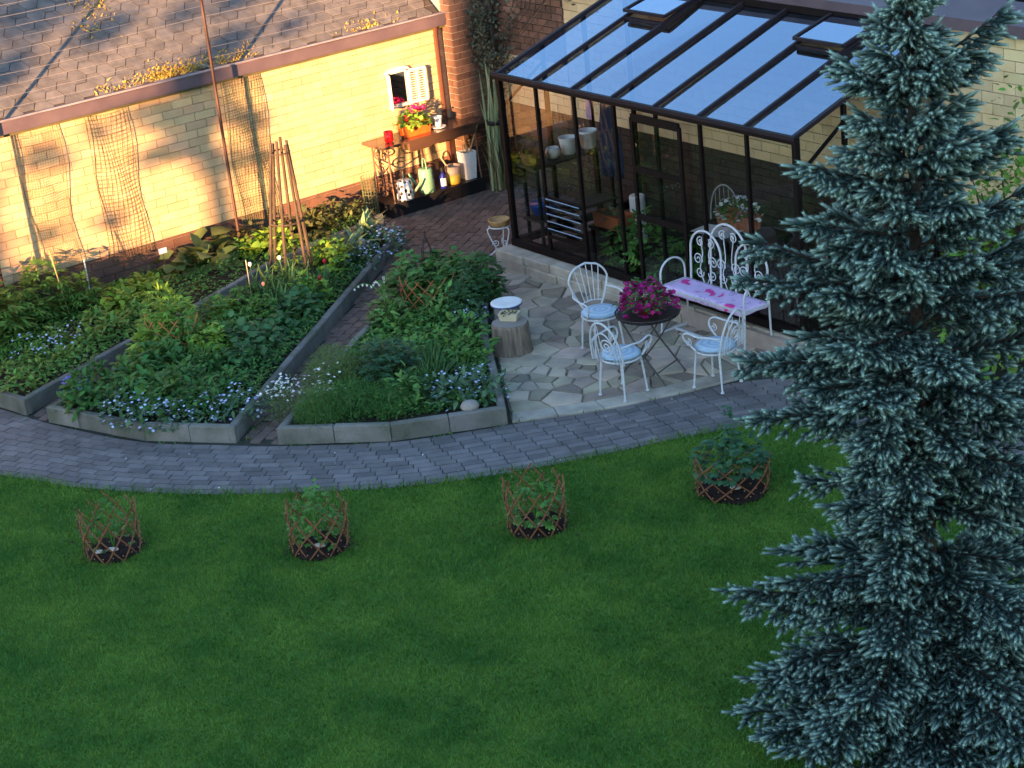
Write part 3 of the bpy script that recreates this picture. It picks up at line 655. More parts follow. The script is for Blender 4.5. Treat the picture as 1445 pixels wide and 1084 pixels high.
def compound(r, h, n, L, Wd, k=5):
    d = hemi(n); rad = (0.5+0.5*rng.random(n)**0.6); c = d*rad[:, None]*np.array([r, r, h]); out = []
    ax = norm(d*np.array([1, 1, 0.2])+rng.normal(0, 0.3, (n, 3))); up = norm(np.array([0, 0, 1.0])+d*0.4); sd_ = norm(np.cross(ax, up))
    for j in range(k):
        a = (j-(k-1)/2)*0.62; dr = ax*math.cos(a)+sd_*math.sin(a)
        out.append(leaves(c, dr, up+rng.normal(0, 0.15, (n, 3)), L*rng.uniform(0.7, 1.2, n)*(1-0.12*abs(j-(k-1)/2)), Wd, 0.5))
    return merge(*out)
def sword(r, n, h, w, arch=0.5, seg=4):
    V = []; F = []
    for i in range(n):
        a = rng.uniform(0, 2*math.pi); p0 = np.array([rng.normal(0, r*0.4), rng.normal(0, r*0.4), 0]); hh = h*rng.uniform(0.65, 1.15); ou = np.array([math.cos(a), math.sin(a), 0]); sdv = np.array([-ou[1], ou[0], 0])
        ar = arch*rng.uniform(0.3, 1.3); b = len(V)
        for k in range(seg+1):
            u = k/seg; c = p0+ou*ar*hh*(u**2)+np.array([0, 0, hh*(u-0.45*ar*u**3)]); ww = w*(1-u**2.5)*0.5+0.001
            V += [c-sdv*ww, c+sdv*ww]
        for k in range(seg): F += [(b+2*k, b+2*k+1, b+2*k+3), (b+2*k, b+2*k+3, b+2*k+2)]
    return np.array(V), np.array(F)
def feather(r, h, n, L=0.05):
    d = hemi(n); pos = d*(0.35+0.65*rng.random(n)**0.5)[:, None]*np.array([r, r, h]); dr = norm(rng.normal(0, 1, (n, 3))+np.array([0, 0, 0.8]))
    return leaves(pos, dr, rng.normal(0, 1, (n, 3)), L*rng.uniform(0.6, 1.3, n), 0.006, 0.2)
def stems(r, h, n, w=0.006):
    mb = MB()
    for i in range(n):
        a = rng.uniform(0, 2*math.pi); q = r*rng.uniform(0.2, 0.8); mb.tube([(0, 0, 0), (q*0.4*math.cos(a), q*0.4*math.sin(a), h*0.5), (q*math.cos(a), q*math.sin(a), h*0.9)], w, 4)
    return mb
def petals(P, size, up=(0, 0, 1), k=5):
    """small five petalled flowers as little cups"""
    P = np.asarray(P); n = len(P); U = norm(np.array(up)+rng.normal(0, 0.35, (n, 3))); A = norm(np.cross(U, rng.normal(0, 1, (n, 3)))); B = np.cross(U, A)
    V = np.zeros((n, k+1, 3)); V[:, 0] = P-U*size*0.25
    for j in range(k): a = 2*math.pi*j/k; V[:, j+1] = P+(A*math.cos(a)+B*math.sin(a))*size*rng.uniform(0.8, 1.15, (n, 1))
    F = np.array([(0, 1+j, 1+(j+1) % k) for j in range(k)])[None]+np.arange(n)[:, None, None]*(k+1)
    return V.reshape(-1, 3), F.reshape(-1, 3)
PLANT_CACHE = {}
def plant(name, label, cat, loc, foliage, lm, flowers=None, fm=None, st=None, rz=None, sc=1.0, group=None, key=None):
    t = thing(name, label, cat, loc, rng.uniform(0, 6.28) if rz is None else rz, group); t.scale = (sc, sc, sc)
    if key and key in PLANT_CACHE: ms = PLANT_CACHE[key]
    else:
        ms = [('foliage', npmesh('foliage', *foliage(), lm))]
        if flowers: ms.append(('flowers', npmesh('flowers', *flowers(), fm)))
        if st: ms.append(('stem', st.mesh('stem', L_mid)))
        if key: PLANT_CACHE[key] = ms
    for nm, me in ms:
        o = link(nm, me, t)
        if nm == 'flowers': o['kind'] = 'stuff'
    return t
ZB = 0.135
def many(name, label, cat, group, spots, foliage, lm, flowers=None, fm=None, variants=2, jit=0.25, z=ZB, where=None):
    for i, (x, y) in enumerate(spots):
        plant(name, label+(' '+where[i] if where else ''), cat, (x, y, z), foliage, lm, flowers, fm, sc=rng.uniform(1-jit, 1+jit), group=group, key=(label, i % variants))

# ---- ground cover filling the beds (nobody could count it)
def cover(poly, n, L, lm, zr, name, label, shrink=0.88):
    c = np.mean([p[:2] for p in poly], 0); pp = [((p[0]-c[0])*shrink+c[0], (p[1]-c[1])*shrink+c[1]) for p in poly]
    P = rand_in(pp, n); hfield = 0.5+0.5*np.sin(P[:, 0]*3.1+1.3)*np.cos(P[:, 1]*2.7+P[:, 0]) + 0.35*np.sin(P[:, 0]*9+P[:, 1]*7)
    pos = np.column_stack([P, ZB+rng.random(n)*zr*(0.35+0.65*np.clip(hfield, 0, 1.3))]); d = rng.normal(0, 1, (n, 3)); d[:, 2] = d[:, 2]*0.4+0.25
    V, F = leaves(pos, d, np.array([0, 0, 1.0])+rng.normal(0, 0.3, (n, 3)), L*rng.uniform(0.6, 1.4, n), L*0.55*rng.uniform(0.6, 1.2, n), 0.6)
    o = link(name, npmesh(name, V, F, lm)); o['kind'] = 'stuff'; o['label'] = label
cover(A_POLY, 7000, 0.055, L_mid, 0.16, 'ground_cover', 'mixed low green leaves carpeting the bed under the wall')
cover(B_POLY, 8500, 0.055, L_dark, 0.18, 'ground_cover', 'dark low leaves carpeting the long tapering bed')
cover(B_POLY, 3000, 0.05, L_mid, 0.22, 'ground_cover', 'brighter low leaves scattered through the long tapering bed')
cover(C_POLY, 9500, 0.05, L_dark, 0.15, 'ground_cover', 'dark low leaves carpeting the wedge shaped bed')
cover(C_POLY, 4000, 0.045, L_mid, 0.20, 'ground_cover', 'brighter low leaves scattered through the wedge shaped bed')

# ---- bed A, under the wall
many('leafy_perennial', 'serrated leaf clump', 'plant', 'serrated clumps along the wall bed', [(-3.0, -5.9), (-2.6, -5.5), (-2.95, -5.15), (-2.4, -6.1), (-3.1, -6.5), (-2.7, -4.75)], lambda: compound(0.36, 0.62, 170, 0.13, 0.035, 5), leafmat('serrated_leaf', (0.075, 0.175, 0.03), (0.11, 0.215, 0.036)), where=['around the leaning bamboo stake', 'in front of the leaning bamboo stake', 'below the fine crumpled netting', 'beside the tiny pale blue flowers', 'at the open end of the wall bed', 'below the gap between the two nets'])
many('lettuce_plant', 'lime green clump', 'plant', 'lime clumps in the wall bed', [(-2.6, -4.2), (-2.35, -4.0), (-2.75, -3.9), (-2.2, -4.45), (-2.9, -2.35), (-2.75, -2.0), (-3.0, -1.75)], lambda: bush(0.24, 0.26, 150, 0.11, 0.085, 0.7), L_lime, where=['below the coarse netting', 'nearer the kerb from the coarse netting', 'between the nets and the broad leaves', 'among the edging plants', 'just behind the obelisk poles', 'right of the tall trellis post foot', 'under the straight green mesh panel'])
many('rhubarb', 'broad brownish leaves', 'plant', 'broad leaved clumps in the wall bed', [(-3.05, -3.25), (-2.85, -2.95), (-3.15, -2.75)], lambda: bush(0.30, 0.28, 26, 0.24, 0.22, 0.8, 0.7), leafmat('broad_leaf', (0.10, 0.14, 0.04), (0.12, 0.15, 0.05), 0.25), where=['behind the pale blue plant tag', 'right of the pale blue plant tag', 'against the dark wall base'])
many('low_plant', 'rounded green plant', 'plant', 'edging plants on the wall bed kerb', [(-0.75, -6.45), (-1.05, -6.1), (-1.2, -5.7), (-1.4, -5.3), (-1.55, -4.9), (-1.75, -4.5), (-1.6, -5.9), (-1.3, -6.4), (-2.0, -4.9), (-1.95, -5.5)], lambda: bush(0.20, 0.22, 140, 0.085, 0.05), leafmat('edging_leaf', (0.12, 0.24, 0.045), (0.15, 0.265, 0.055)), where=['on the kerb corner of the wall bed', 'just up the kerb from the bed corner', 'by the kerb below the tiny blue flowers', 'halfway along the wall bed kerb', 'opposite the orange lattice hoop', 'by the kerb beyond the orange lattice hoop', 'within the tiny blue flowers', 'inside the wall bed corner', 'between kerb and lime clumps', 'between tiny blue flowers and serrated clumps'])
many('heuchera', 'bronze tinted plant', 'plant', 'bronze plants in the wall bed', [(-3.1, -1.5), (-2.85, -1.25), (-3.05, -0.95), (-2.9, -0.6), (-3.15, -2.2), (-3.15, -0.5)], lambda: bush(0.24, 0.30, 150, 0.09, 0.06), L_bronze, where=['below the straight green mesh panel', 'beside the mesh panel foot', 'between mesh panel and workbench', 'beside the walkway end of the wall bed', 'at the tall post foot', 'next to the mesh roll'])
P_ = np.column_stack([rng.normal(-1.55, 0.22, 90), rng.normal(-5.75, 0.25, 90), rng.uniform(0.28, 0.36, 90)])
o = link('forget_me_not', npmesh('forget_me_not', *petals(P_, 0.016), F_sky)); o['kind'] = 'stuff'; o['label'] = 'tiny pale blue flowers over the wall bed edging'
# ---- bed B, with obelisk
many('leafy_perennial', 'dark glossy clump', 'plant', 'dark clumps at the front of the tapering bed', [(0.35, -6.15), (0.75, -5.85), (1.15, -5.6), (0.35, -5.55), (0.0, -5.9), (0.8, -5.2), (1.5, -5.3), (0.1, -5.1), (0.5, -4.7), (1.25, -4.85)], lambda: bush(0.27, 0.36, 190, 0.11, 0.055), L_dark, where=['beside the violet blue flowers', 'behind the front kerb of the tapering bed', 'behind the pale blue flowers of the front kerb', 'between violet flowers and lattice hoop', 'nearest the narrow gap between beds', 'in the middle of the tapering bed front', 'by the blue flowered kerb corner', 'just below the orange lattice hoop', 'between lattice hoop and walkway kerb', 'by the walkway kerb of the tapering bed'])
many('strawberry_plant', 'plant with rounded overlapping leaves', 'plant', 'rounded leaf plants in the tapering bed', [(0.42, -3.95), (0.12, -3.6), (0.7, -4.3), (-0.15, -3.2), (0.2, -4.2), (-0.42, -2.92)], lambda: bush(0.22, 0.28, 120, 0.10, 0.085, 0.7), leafmat('strawberry_leaf', (0.055, 0.15, 0.05), (0.07, 0.17, 0.06)), where=['midway on the walkway kerb', 'uphill of the midpoint on the walkway kerb', 'low on the walkway kerb', 'opposite the white drop flowers', 'inside the tapering bed kerb', 'below the red tulips'])
many('tall_herb', 'tall bright green bush spilling over the orange lattice hoop', 'plant', None, [(-0.62, -4.62)], lambda: compound(0.36, 0.72, 240, 0.10, 0.024, 5), leafmat('bright_leaf', (0.14, 0.30, 0.035), (0.17, 0.32, 0.045)), jit=0.0)
many('leafy_perennial', 'mid green fine leaved clump', 'plant', 'mid green clumps in the tapering bed', [(-0.2, -4.1), (-0.75, -3.9), (-0.3, -4.6), (-0.05, -5.4), (-1.0, -3.4), (-0.4, -3.5)], lambda: compound(0.26, 0.42, 120, 0.09, 0.026, 5), L_mid, where=['between lattice hoop and rounded leaf plants', 'up the bed from the bright herb', 'in front of the bright herb', 'below the bright herb towards the gap', 'left of the obelisk foot', 'below the salmon tulip'])
many('iris', 'sword leaved clump', 'plant', 'sword leaved clumps around the obelisk', [(-0.75, -3.05), (-0.95, -2.75), (-0.55, -2.75), (-0.7, -2.45), (-1.1, -3.1), (-0.45, -3.15)], lambda: sword(0.18, 30, 0.44, 0.030, 0.5), leafmat('iris_leaf', (0.075, 0.165, 0.05), (0.10, 0.19, 0.06)), where=['by the salmon tulip', 'at the obelisk front pole', 'by the short red tulip', 'below the obelisk right pole', 'around the white tulip and pale cane', 'in front of all the tulips'])
many('hosta', 'pale broad strap leaves', 'plant', 'pale strap leaf clumps at the walkway end', [(-1.75, -1.35), (-1.95, -1.05), (-1.5, -1.6), (-1.85, -1.75)], lambda: sword(0.16, 22, 0.44, 0.085, 0.7), leafmat('pale_strap_leaf', (0.14, 0.215, 0.10), (0.17, 0.25, 0.13), 0.25), where=['behind the obelisk', 'towards the workbench end of the bed', 'right of the obelisk poles', 'close behind the obelisk hoops'])
many('forget_me_not_plant', 'plant dusted with tiny pale blue flowers', 'plant', 'blue flowered plants in the tapering bed', [(-1.35, -1.35), (-1.55, -1.05), (-1.2, -1.65), (-1.75, -0.8), (1.7, -5.35), (1.35, -5.85), (1.85, -5.1), (1.0, -6.0), (1.55, -5.65)], lambda: bush(0.22, 0.22, 110, 0.07, 0.035), L_blue, lambda: petals(hemi(60)*np.array([0.23, 0.23, 0.26])*rng.uniform(0.85, 1.1, (60, 1)), 0.016), F_sky, where=['right of the strap leaves', 'at the upper walkway kerb', 'above the tulips on the walkway kerb', 'at the narrow top end of the tapering bed', 'inside the front corner of the tapering bed', 'on the front kerb of the tapering bed', 'on the walkway side of the front corner', 'midway on the curved front kerb', 'at the curved kerb near the corner'])
many('bluebell', 'small violet blue flower clump on the corner of the tapering bed', 'plant', None, [(0.0, -6.1)], lambda: bush(0.16, 0.2, 60, 0.08, 0.03), L_mid, lambda: petals(hemi(50)*np.array([0.17, 0.17, 0.26]), 0.018), F_violet)
def tulip(x, y, m, label, h=0.42):
    t = thing('tulip', label, 'flower', (x, y, ZB), rng.uniform(0, 6)); MB().tube([(0, 0, 0), (0.01, 0, h*0.6), (0.02, 0.01, h)], 0.006, 5).build('stem', L_blue, t)
    MB().lathe([(0.006, h), (0.020, h+0.012), (0.024, h+0.03), (0.019, h+0.052), (0.009, h+0.056)], (0.02, 0.01, 0), 8).build('bloom', m, t, True)
    link('foliage', npmesh('foliage', *sword(0.02, 3, h*0.8, 0.04, 0.5), L_blue), t)
tulip(-0.62, -2.42, F_red, 'deep red tulip under the obelisk hoop, the taller of the red ones', 0.40)
tulip(-0.42, -2.62, F_red, 'short deep red tulip leaning over the rounded leaf plants', 0.30)
tulip(-1.22, -3.12, F_white, 'white tulip beside the pale slim cane', 0.44)
tulip(-1.0, -2.82, F_white, 'white tulip close against the obelisk pole', 0.48)
tulip(-0.72, -3.28, mat('salmon_petal', (0.55, 0.26, 0.17), None, 5, 0.6), 'single salmon pink tulip in front of the obelisk', 0.33)
many('leafy_perennial', 'fresh yellow green clump', 'plant', 'fresh green clumps in the tapering bed', [(-0.95, -4.35), (-0.35, -5.0), (0.1, -4.45), (-0.9, -3.75), (-1.35, -1.95), (-0.55, -2.75)], lambda: compound(0.24, 0.40, 110, 0.10, 0.035, 5), leafmat('fresh_leaf', (0.16, 0.31, 0.035), (0.20, 0.34, 0.045)), where=['beside the bright herb', 'below the orange lattice hoop', 'between lattice hoop and walkway', 'between herb and obelisk', 'right of the obelisk foot', 'on the kerb below the red tulips'])
# ---- bed C, wedge by the patio
plant('fennel', 'pale airy feathery plant at the pointed left side of the wedge bed', 'plant', (2.08, -4.02, ZB), lambda: feather(0.36, 0.50, 4200, 0.055), L_feather)
plant('fennel', 'pale feathery plant low beside the front kerb of the wedge bed', 'plant', (2.62, -4.52, ZB), lambda: feather(0.32, 0.34, 2800, 0.05), L_feather)
plant('astilbe', 'large dense dark green mound in the middle of the wedge bed', 'plant', (2.45, -3.55, ZB), lambda: compound(0.44, 0.52, 420, 0.075, 0.028, 5), leafmat('mound_leaf', (0.032, 0.10, 0.042), (0.045, 0.12, 0.05)), rz=0)
many('leafy_perennial', 'dark fine leaved clump', 'plant', 'dark fine clumps in the wedge bed', [(2.85, -4.25), (3.1, -4.0), (2.75, -4.6), (1.95, -3.4), (3.0, -3.55)], lambda: feather(0.30, 0.34, 1700, 0.06), L_dark, where=['behind the front kerb joint', 'between dark mound and round stone', 'beside the low fennel', 'above the airy fennel', 'right of the dark mound'])
many('columbine', 'tall lobed leaf clump', 'plant', 'tall lobed clumps in the wedge bed', [(0.45, -2.0), (0.35, -1.35), (0.75, -1.75), (0.8, -1.25), (0.2, -1.7)], lambda: compound(0.33, 0.52, 150, 0.11, 0.06, 3), L_dark, where=['by the white drop flowers', 'under the black wire obelisk', 'inside the rusty lattice hoop', 'between wire obelisk and patio', 'on the walkway side of the rusty lattice'])
many('peony', 'tall leafy clump', 'plant', 'tall clumps along the patio kerb', [(1.15, -1.55), (1.4, -1.8), (1.0, -1.25)], lambda: compound(0.30, 0.62, 170, 0.10, 0.035, 4), leafmat('peony_leaf', (0.04, 0.115, 0.035), (0.055, 0.135, 0.045)), where=['between lattice hoop and lidded tub', 'beside the lidded tub', 'at the patio kerb above the tub'])
many('low_plant', 'low mid green plant', 'plant', 'low plants in the wedge bed', [(1.4, -2.6), (1.8, -2.5), (2.1, -2.75), (1.6, -3.0), (1.2, -2.3), (2.4, -2.5), (2.7, -2.75), (1.9, -2.15)], lambda: bush(0.25, 0.20, 150, 0.08, 0.04), L_mid, where=['below the rusty lattice hoop', 'in the middle of the wedge bed', 'above the dark mound', 'between airy fennel and bed middle', 'below the white drop flowers', 'level with the stump', 'above the sword leaves of the wedge bed', 'beside the stump and kerb'])
many('iris', 'dark sword leaves', 'plant', 'sword leaved clumps in the wedge bed', [(2.75, -3.2), (2.95, -3.05), (2.55, -3.0), (3.0, -3.3)], lambda: sword(0.18, 40, 0.40, 0.03, 0.4), leafmat('dark_sword', (0.05, 0.12, 0.035), (0.065, 0.14, 0.04)), where=['right of the dark mound', 'towards the patio kerb of the wedge bed', 'above the dark mound', 'just behind the blue flowered corner plants'])
many('forget_me_not_plant', 'pale leaved plant with tiny blue flowers', 'plant', 'blue flowered plants in the wedge bed', [(3.45, -3.35), (3.25, -3.05), (3.55, -3.05), (3.2, -3.4), (1.6, -1.85), (1.75, -2.05)], lambda: bush(0.22, 0.24, 90, 0.10, 0.045), L_blue, lambda: petals(hemi(26)*np.array([0.23, 0.23, 0.29]), 0.015), F_sky, where=['next to the round stone', 'beside the patio kerb below the stump', 'in the patio corner of the wedge bed', 'left of the round stone', 'beside the stump top', 'between stump and lidded tub'])
for cx, cy_, n_, nm in ((2.18, -4.70, 95, 'loose drift of tiny white flowers spilling over the kerb gap'), (2.35, -4.3, 45, 'small drift of tiny white flowers among the fennel')):
    P_ = np.column_stack([rng.normal(cx, 0.12, n_), rng.normal(cy_, 0.12, n_), rng.uniform(0.28, 0.5, n_)])
    o = link('white_flowers', npmesh('white_flowers', *petals(P_, 0.017), F_white)); o['kind'] = 'stuff'; o['label'] = nm
V, F = leaves(np.column_stack([rng.normal(2.18, 0.11, 900), rng.normal(-4.70, 0.11, 900), rng.uniform(0.02, 0.42, 900)]), rng.normal(0, 1, (900, 3))+np.array([0, 0, 1]), rng.normal(0, 1, (900, 3)), 0.05, 0.008, 0.3)
o = link('white_flower_foliage', npmesh('white_flower_foliage', V, F, L_feather)); o['kind'] = 'stuff'; o['label'] = 'thin stems and leaves under the white flower drift'
many('leafy_perennial', 'bright green soft leaved clump', 'plant', 'bright clumps in the wedge bed', [(1.7, -3.3), (2.2, -3.0), (3.1, -3.75), (1.0, -2.6), (1.25, -2.0)], lambda: bush(0.20, 0.32, 120, 0.10, 0.04), leafmat('soft_leaf', (0.10, 0.235, 0.05), (0.13, 0.26, 0.06)), where=['above the airy fennel', 'behind the dark mound', 'between dark mound and corner plants', 'under the white drop flowers', 'below the tall lobed clumps'])
# bleeding heart: arching sprays of white pendants
bh = thing('bleeding_heart', 'arching sprays of white drop flowers overhanging the kerb', 'plant', (0.75, -2.45, ZB))
link('foliage', npmesh('foliage', *compound(0.24, 0.35, 110, 0.08, 0.03, 5), leafmat('lime_soft_leaf', (0.11, 0.19, 0.045), (0.13, 0.21, 0.06))), bh)
for a, L in ((2.6, 0.62), (2.9, 0.45), (3.4, 0.5)):
    pts = [(math.cos(a)*L*u, math.sin(a)*L*u, 0.25+0.55*u-0.48*u*u) for u in np.linspace(0, 1, 8)]
    sp_ = MB().tube(pts, 0.005, 4).build('spray', L_mid, bh); fb = MB()
    for p in pts[3:]: fb.lathe([(0.004, 0), (0.014, -0.012), (0.010, -0.028), (0.003, -0.034)], p, 6)
    fb.build('pendant_flowers', F_white, sp_)
tag(MB().lathe([(0.03, 0.0), (0.085, 0.02), (0.10, 0.055), (0.075, 0.095), (0.02, 0.105)], (3.78, -3.42, 0.15), 14).build('garden_stone', mat('round_stone', (0.36, 0.31, 0.27), (0.28, 0.24, 0.21), 8, 0.8, 0.2), smooth=True), 'rounded tan stone lying on the corner of the kerb', 'stone')

# ---- wooden obelisk: six poles gathered at the top
ob = thing('obelisk', 'tall wooden pole obelisk with ring hoops in front of the sunlit wall', 'obelisk', (-1.38, -2.52, ZB))
for k in range(6):
    a = 2*math.pi*k/6+0.3; MB().tube([(0.30*math.cos(a), 0.30*math.sin(a), -0.1), (-0.1+0.10*math.cos(a), 0.16+0.10*math.sin(a), 1.76+0.03*(k % 3))], [0.024, 0.019], 6).build('pole', M_wood, ob)
for z, r, ox, oy in ((1.66, 0.125, -0.095, 0.15), (0.80, 0.205, -0.047, 0.075), (0.14, 0.28, -0.01, 0.01)):
    MB().tube([(ox+r*math.cos(2*math.pi*i/18), oy+r*math.sin(2*math.pi*i/18), z) for i in range(18)], 0.011, 5, closed=True).build('hoop', M_wood, ob)
# young vine climbing in it
link('vine', npmesh('vine', *bush(0.26, 0.62, 130, 0.07, 0.05), L_lime), ob)
mo = thing('metal_obelisk', 'thin black wire obelisk rising from the wedge bed', 'obelisk', (0.22, -1.48, ZB))
for k in range(4):
    a = 2*math.pi*k/4+0.4; MB().tube([(0.12*math.cos(a), 0.12*math.sin(a), 0), (0.07*math.cos(a), 0.07*math.sin(a), 0.5), (0, 0, 0.68)], 0.006, 5).build('leg', M_iron, mo)
MB().lathe([(0.006, 0.67), (0.016, 0.69), (0.012, 0.72), (0.003, 0.74)], n=8).build('finial', M_iron, mo)
# lattice hoops supporting plants inside the beds
def lattice_hoop(label, c, r, h, a0, a1, nsl, m, nm='lattice_hoop'):
    t = thing(nm, label, 'lattice', c)
    for k in range(nsl):
        for s in (-1, 1):
            u0 = a0+(a1-a0)*k/nsl; pts = []
            for i in range(6): f_ = i/5; a = u0+s*(f_-0.5)*1.15; rr = r+0.006*s; pts.append((rr*math.cos(a), rr*math.sin(a), h*f_))
            MB().tube(pts, 0.007, 4).build('slat', m, t)
    return t
M_orl = mat('orange_lattice_wood', (0.50, 0.20, 0.06), (0.40, 0.15, 0.05), 9, 0.8)
lattice_hoop('orange brown lattice half hoop in front of the bright green herb', (-0.5, -4.6, ZB), 0.33, 0.45, R(-100), R(30), 5, M_orl)
lattice_hoop('rusty lattice half hoop around the lobed plants of the wedge bed', (0.75, -1.85, ZB), 0.34, 0.42, R(-110), R(30), 5, mat('rusty_lattice_wood', (0.30, 0.11, 0.04), None, 9, 0.8))
# stakes and markers
def stake(label, x, y, h, m, r=0.009, lean=(0, 0)):
    tag(MB().tube([(x, y, 0.05), (x+lean[0], y+lean[1], h)], r, 6).build('garden_stake', m), label, 'stake')
stake('bamboo stake leaning in the serrated clump by the wall', -2.75, -5.75, 0.95, mat('bamboo', (0.30, 0.25, 0.10), None, 5, 0.7), lean=(-0.1, -0.12))
stake('second bamboo stake beside the fine netting', -2.6, -5.0, 1.0, mat('bamboo', (0.3, 0.25, 0.1)), lean=(-0.15, -0.05))
stake('short pale stake against the dark wall base', -3.2, -4.45, 0.62, F_white, 0.010)
stake('pale slim cane next to the white tulips', -1.0, -3.3, 0.75, mat('pale_cane', (0.42, 0.38, 0.25), None, 5, 0.7), 0.006)
stake('thin dark rod standing on the path beyond the spruce', 8.35, -0.55, 0.75, M_iron, 0.010)
lbm = MB().box((0, 0, 0), (0.012, 0.11, 0.08)); lbl = thing('plant_label', 'pale blue plant tag on a stick by the wall base', 'plant label', (-3.0, -3.45, ZB))
MB().box((0, 0, 0.36), (0.008, 0.11, 0.07)).build('tag', mat('pale_tag', (0.60, 0.66, 0.74), None, 5, 0.5), lbl); MB().tube([(0, 0, 0), (0, 0, 0.34)], 0.005, 4).build('stick', M_wood, lbl)

# ------------------------------------------------------------------ lattice baskets on the lawn
def basket(label, c, r, h, nsl, plantfn, lm, stone, wide=None, tilt=0.0):
    t = thing('lattice_basket', label, 'lattice basket', (c[0], c[1], 0), rng.uniform(0, 6), 'brown lattice baskets on the lawn'); t.rotation_euler[0] = rng.uniform(-0.05, 0.05); t.rotation_euler[1] = rng.uniform(-0.05, 0.05)
    for k in range(nsl):
        for s in (-1, 1):
            pts = []; u0 = 2*math.pi*k/nsl+rng.uniform(-0.04, 0.04); top = rng.uniform(0.82, 1.06)
            for i in range(7):
                f_ = i/6*top; a = u0+s*(f_-0.5)*1.35; rr = (r+0.005*s)*(1+0.05*f_); x_, y_ = rr*math.cos(a), rr*math.sin(a)
                if wide: x_ *= wide[0]; y_ *= wide[1]
                pts.append((x_, y_, h*f_))
            MB().tube(pts, 0.008, 4).build('slat', M_lattice, t)
    pins = MB()
    for k in range(nsl*2):
        for j, f_ in enumerate((0.13, 0.32, 0.5, 0.68, 0.87)):
            a = math.pi*k/nsl+(0.0 if j % 2 == 0 else math.pi/nsl*0.5); rr = r*(1.0+0.05*f_)+0.012
            pins.box((rr*math.cos(a)*(wide[0] if wide else 1), rr*math.sin(a)*(wide[1] if wide else 1), h*f_), (0.009, 0.009, 0.009))
    o = pins.build('pins', mat('pale_pins', (0.30, 0.19, 0.13), None, 5, 0.6), t); o['kind'] = 'stuff'
    m = MB(); k = 22; ring = []
    for i in range(k): a = 2*math.pi*i/k; q = r*rng.uniform(0.93, 1.06); ring.append((q*math.cos(a)*(wide[0] if wide else 1), q*math.sin(a)*(wide[1] if wide else 1)))
    md = tag(MB().prism(ring, 0.0, 0.05, ch=0.035).build('mulch_disc', M_mulch, loc=(c[0], c[1], 0.003)), 'dark round patch of bare mulch inside the ' + stone[0], 'mulch', 'mulch patches on the lawn')
    V, F = leaves(np.column_stack([rng.normal(0, r*0.5, 260), rng.normal(0, r*0.5, 260), rng.uniform(0.035, 0.06, 260)]), rng.normal(0, 1, (260, 3))*np.array([1, 1, 0.2]), np.array([0, 0, 1.0])+rng.normal(0, 0.3, (260, 3)), 0.05, 0.018, 0.1)
    o = link('bark_chips', npmesh('bark_chips', V, F, mat('bark_chip', (0.045, 0.022, 0.014), (0.025, 0.014, 0.010), 20, 0.9, island=0.5)), md); o['kind'] = 'stuff'
    pt = thing('young_shrub', 'leafy young shrub growing inside the ' + stone[0], 'shrub', (c[0], c[1], 0.03), 0, 'young shrubs in lattice baskets')
    link('foliage', npmesh('foliage', *plantfn(), lm), pt).location = (0, 0, 0.16 if wide else 0.05); stems(r*0.6, 0.4, 7, 0.006).build('stem', L_mid, pt)
    for j in range(stone[1]):
        mk = MB().lathe([(0.004, 0.0), (0.05, 0.006), (0.055, 0.014), (0.02, 0.02)], n=12).build('plant_marker', stone[2]); mk.scale = (1.0, 0.55, 1.0); mk.location = (c[0]+0.10-0.06*j, c[1]-0.05-0.12*j, 0.07); mk.rotation_euler = (0.15, 0.1, 0.9)
        tag(mk, ('pale oval plant marker lying in the ' if j == 0 else 'second pale marker lying in the ')+stone[0], 'plant marker')
M_mark = mat('pale_marker', (0.62, 0.55, 0.45), (0.5, 0.42, 0.33), 30, 0.6)
cam_dir = norm(CAM[None, :2]-np.array([[5, -5]]))[0]
basket('brown lattice basket with sparse low shrub, on the lawn end facing the fine netting', (3.60, -7.42), 0.258, 0.48, 9, lambda: compound(0.22, 0.46, 34, 0.07, 0.03, 3), L_dark, ('basket with sparse low shrub', 2, M_mark))
basket('brown lattice basket with leggy shrub poking above its rim', (5.02, -6.02), 0.262, 0.46, 9, lambda: merge(compound(0.24, 0.58, 60, 0.085, 0.035, 4), compound(0.12, 0.72, 16, 0.07, 0.03, 3)), L_mid, ('basket with leggy shrub', 1, M_mark))
basket('brown lattice basket with shrub low inside, across the path from the wedge bed corner', (6.20, -4.40), 0.262, 0.50, 9, lambda: compound(0.25, 0.40, 60, 0.085, 0.042, 4), L_mid, ('basket across from the wedge bed corner', 1, M_mark))
basket('wide sagging lattice basket overflowing with the largest leafy shrub', (6.97, -2.70), 0.29, 0.36, 9, lambda: merge(compound(0.36, 0.38, 95, 0.10, 0.045, 4), compound(0.10, 0.72, 30, 0.08, 0.035, 4)), leafmat('shrub_leaf', (0.04, 0.12, 0.05), (0.055, 0.14, 0.06)), ('wide basket with the largest shrub', 1, M_mark), wide=(1.15, 1.0))

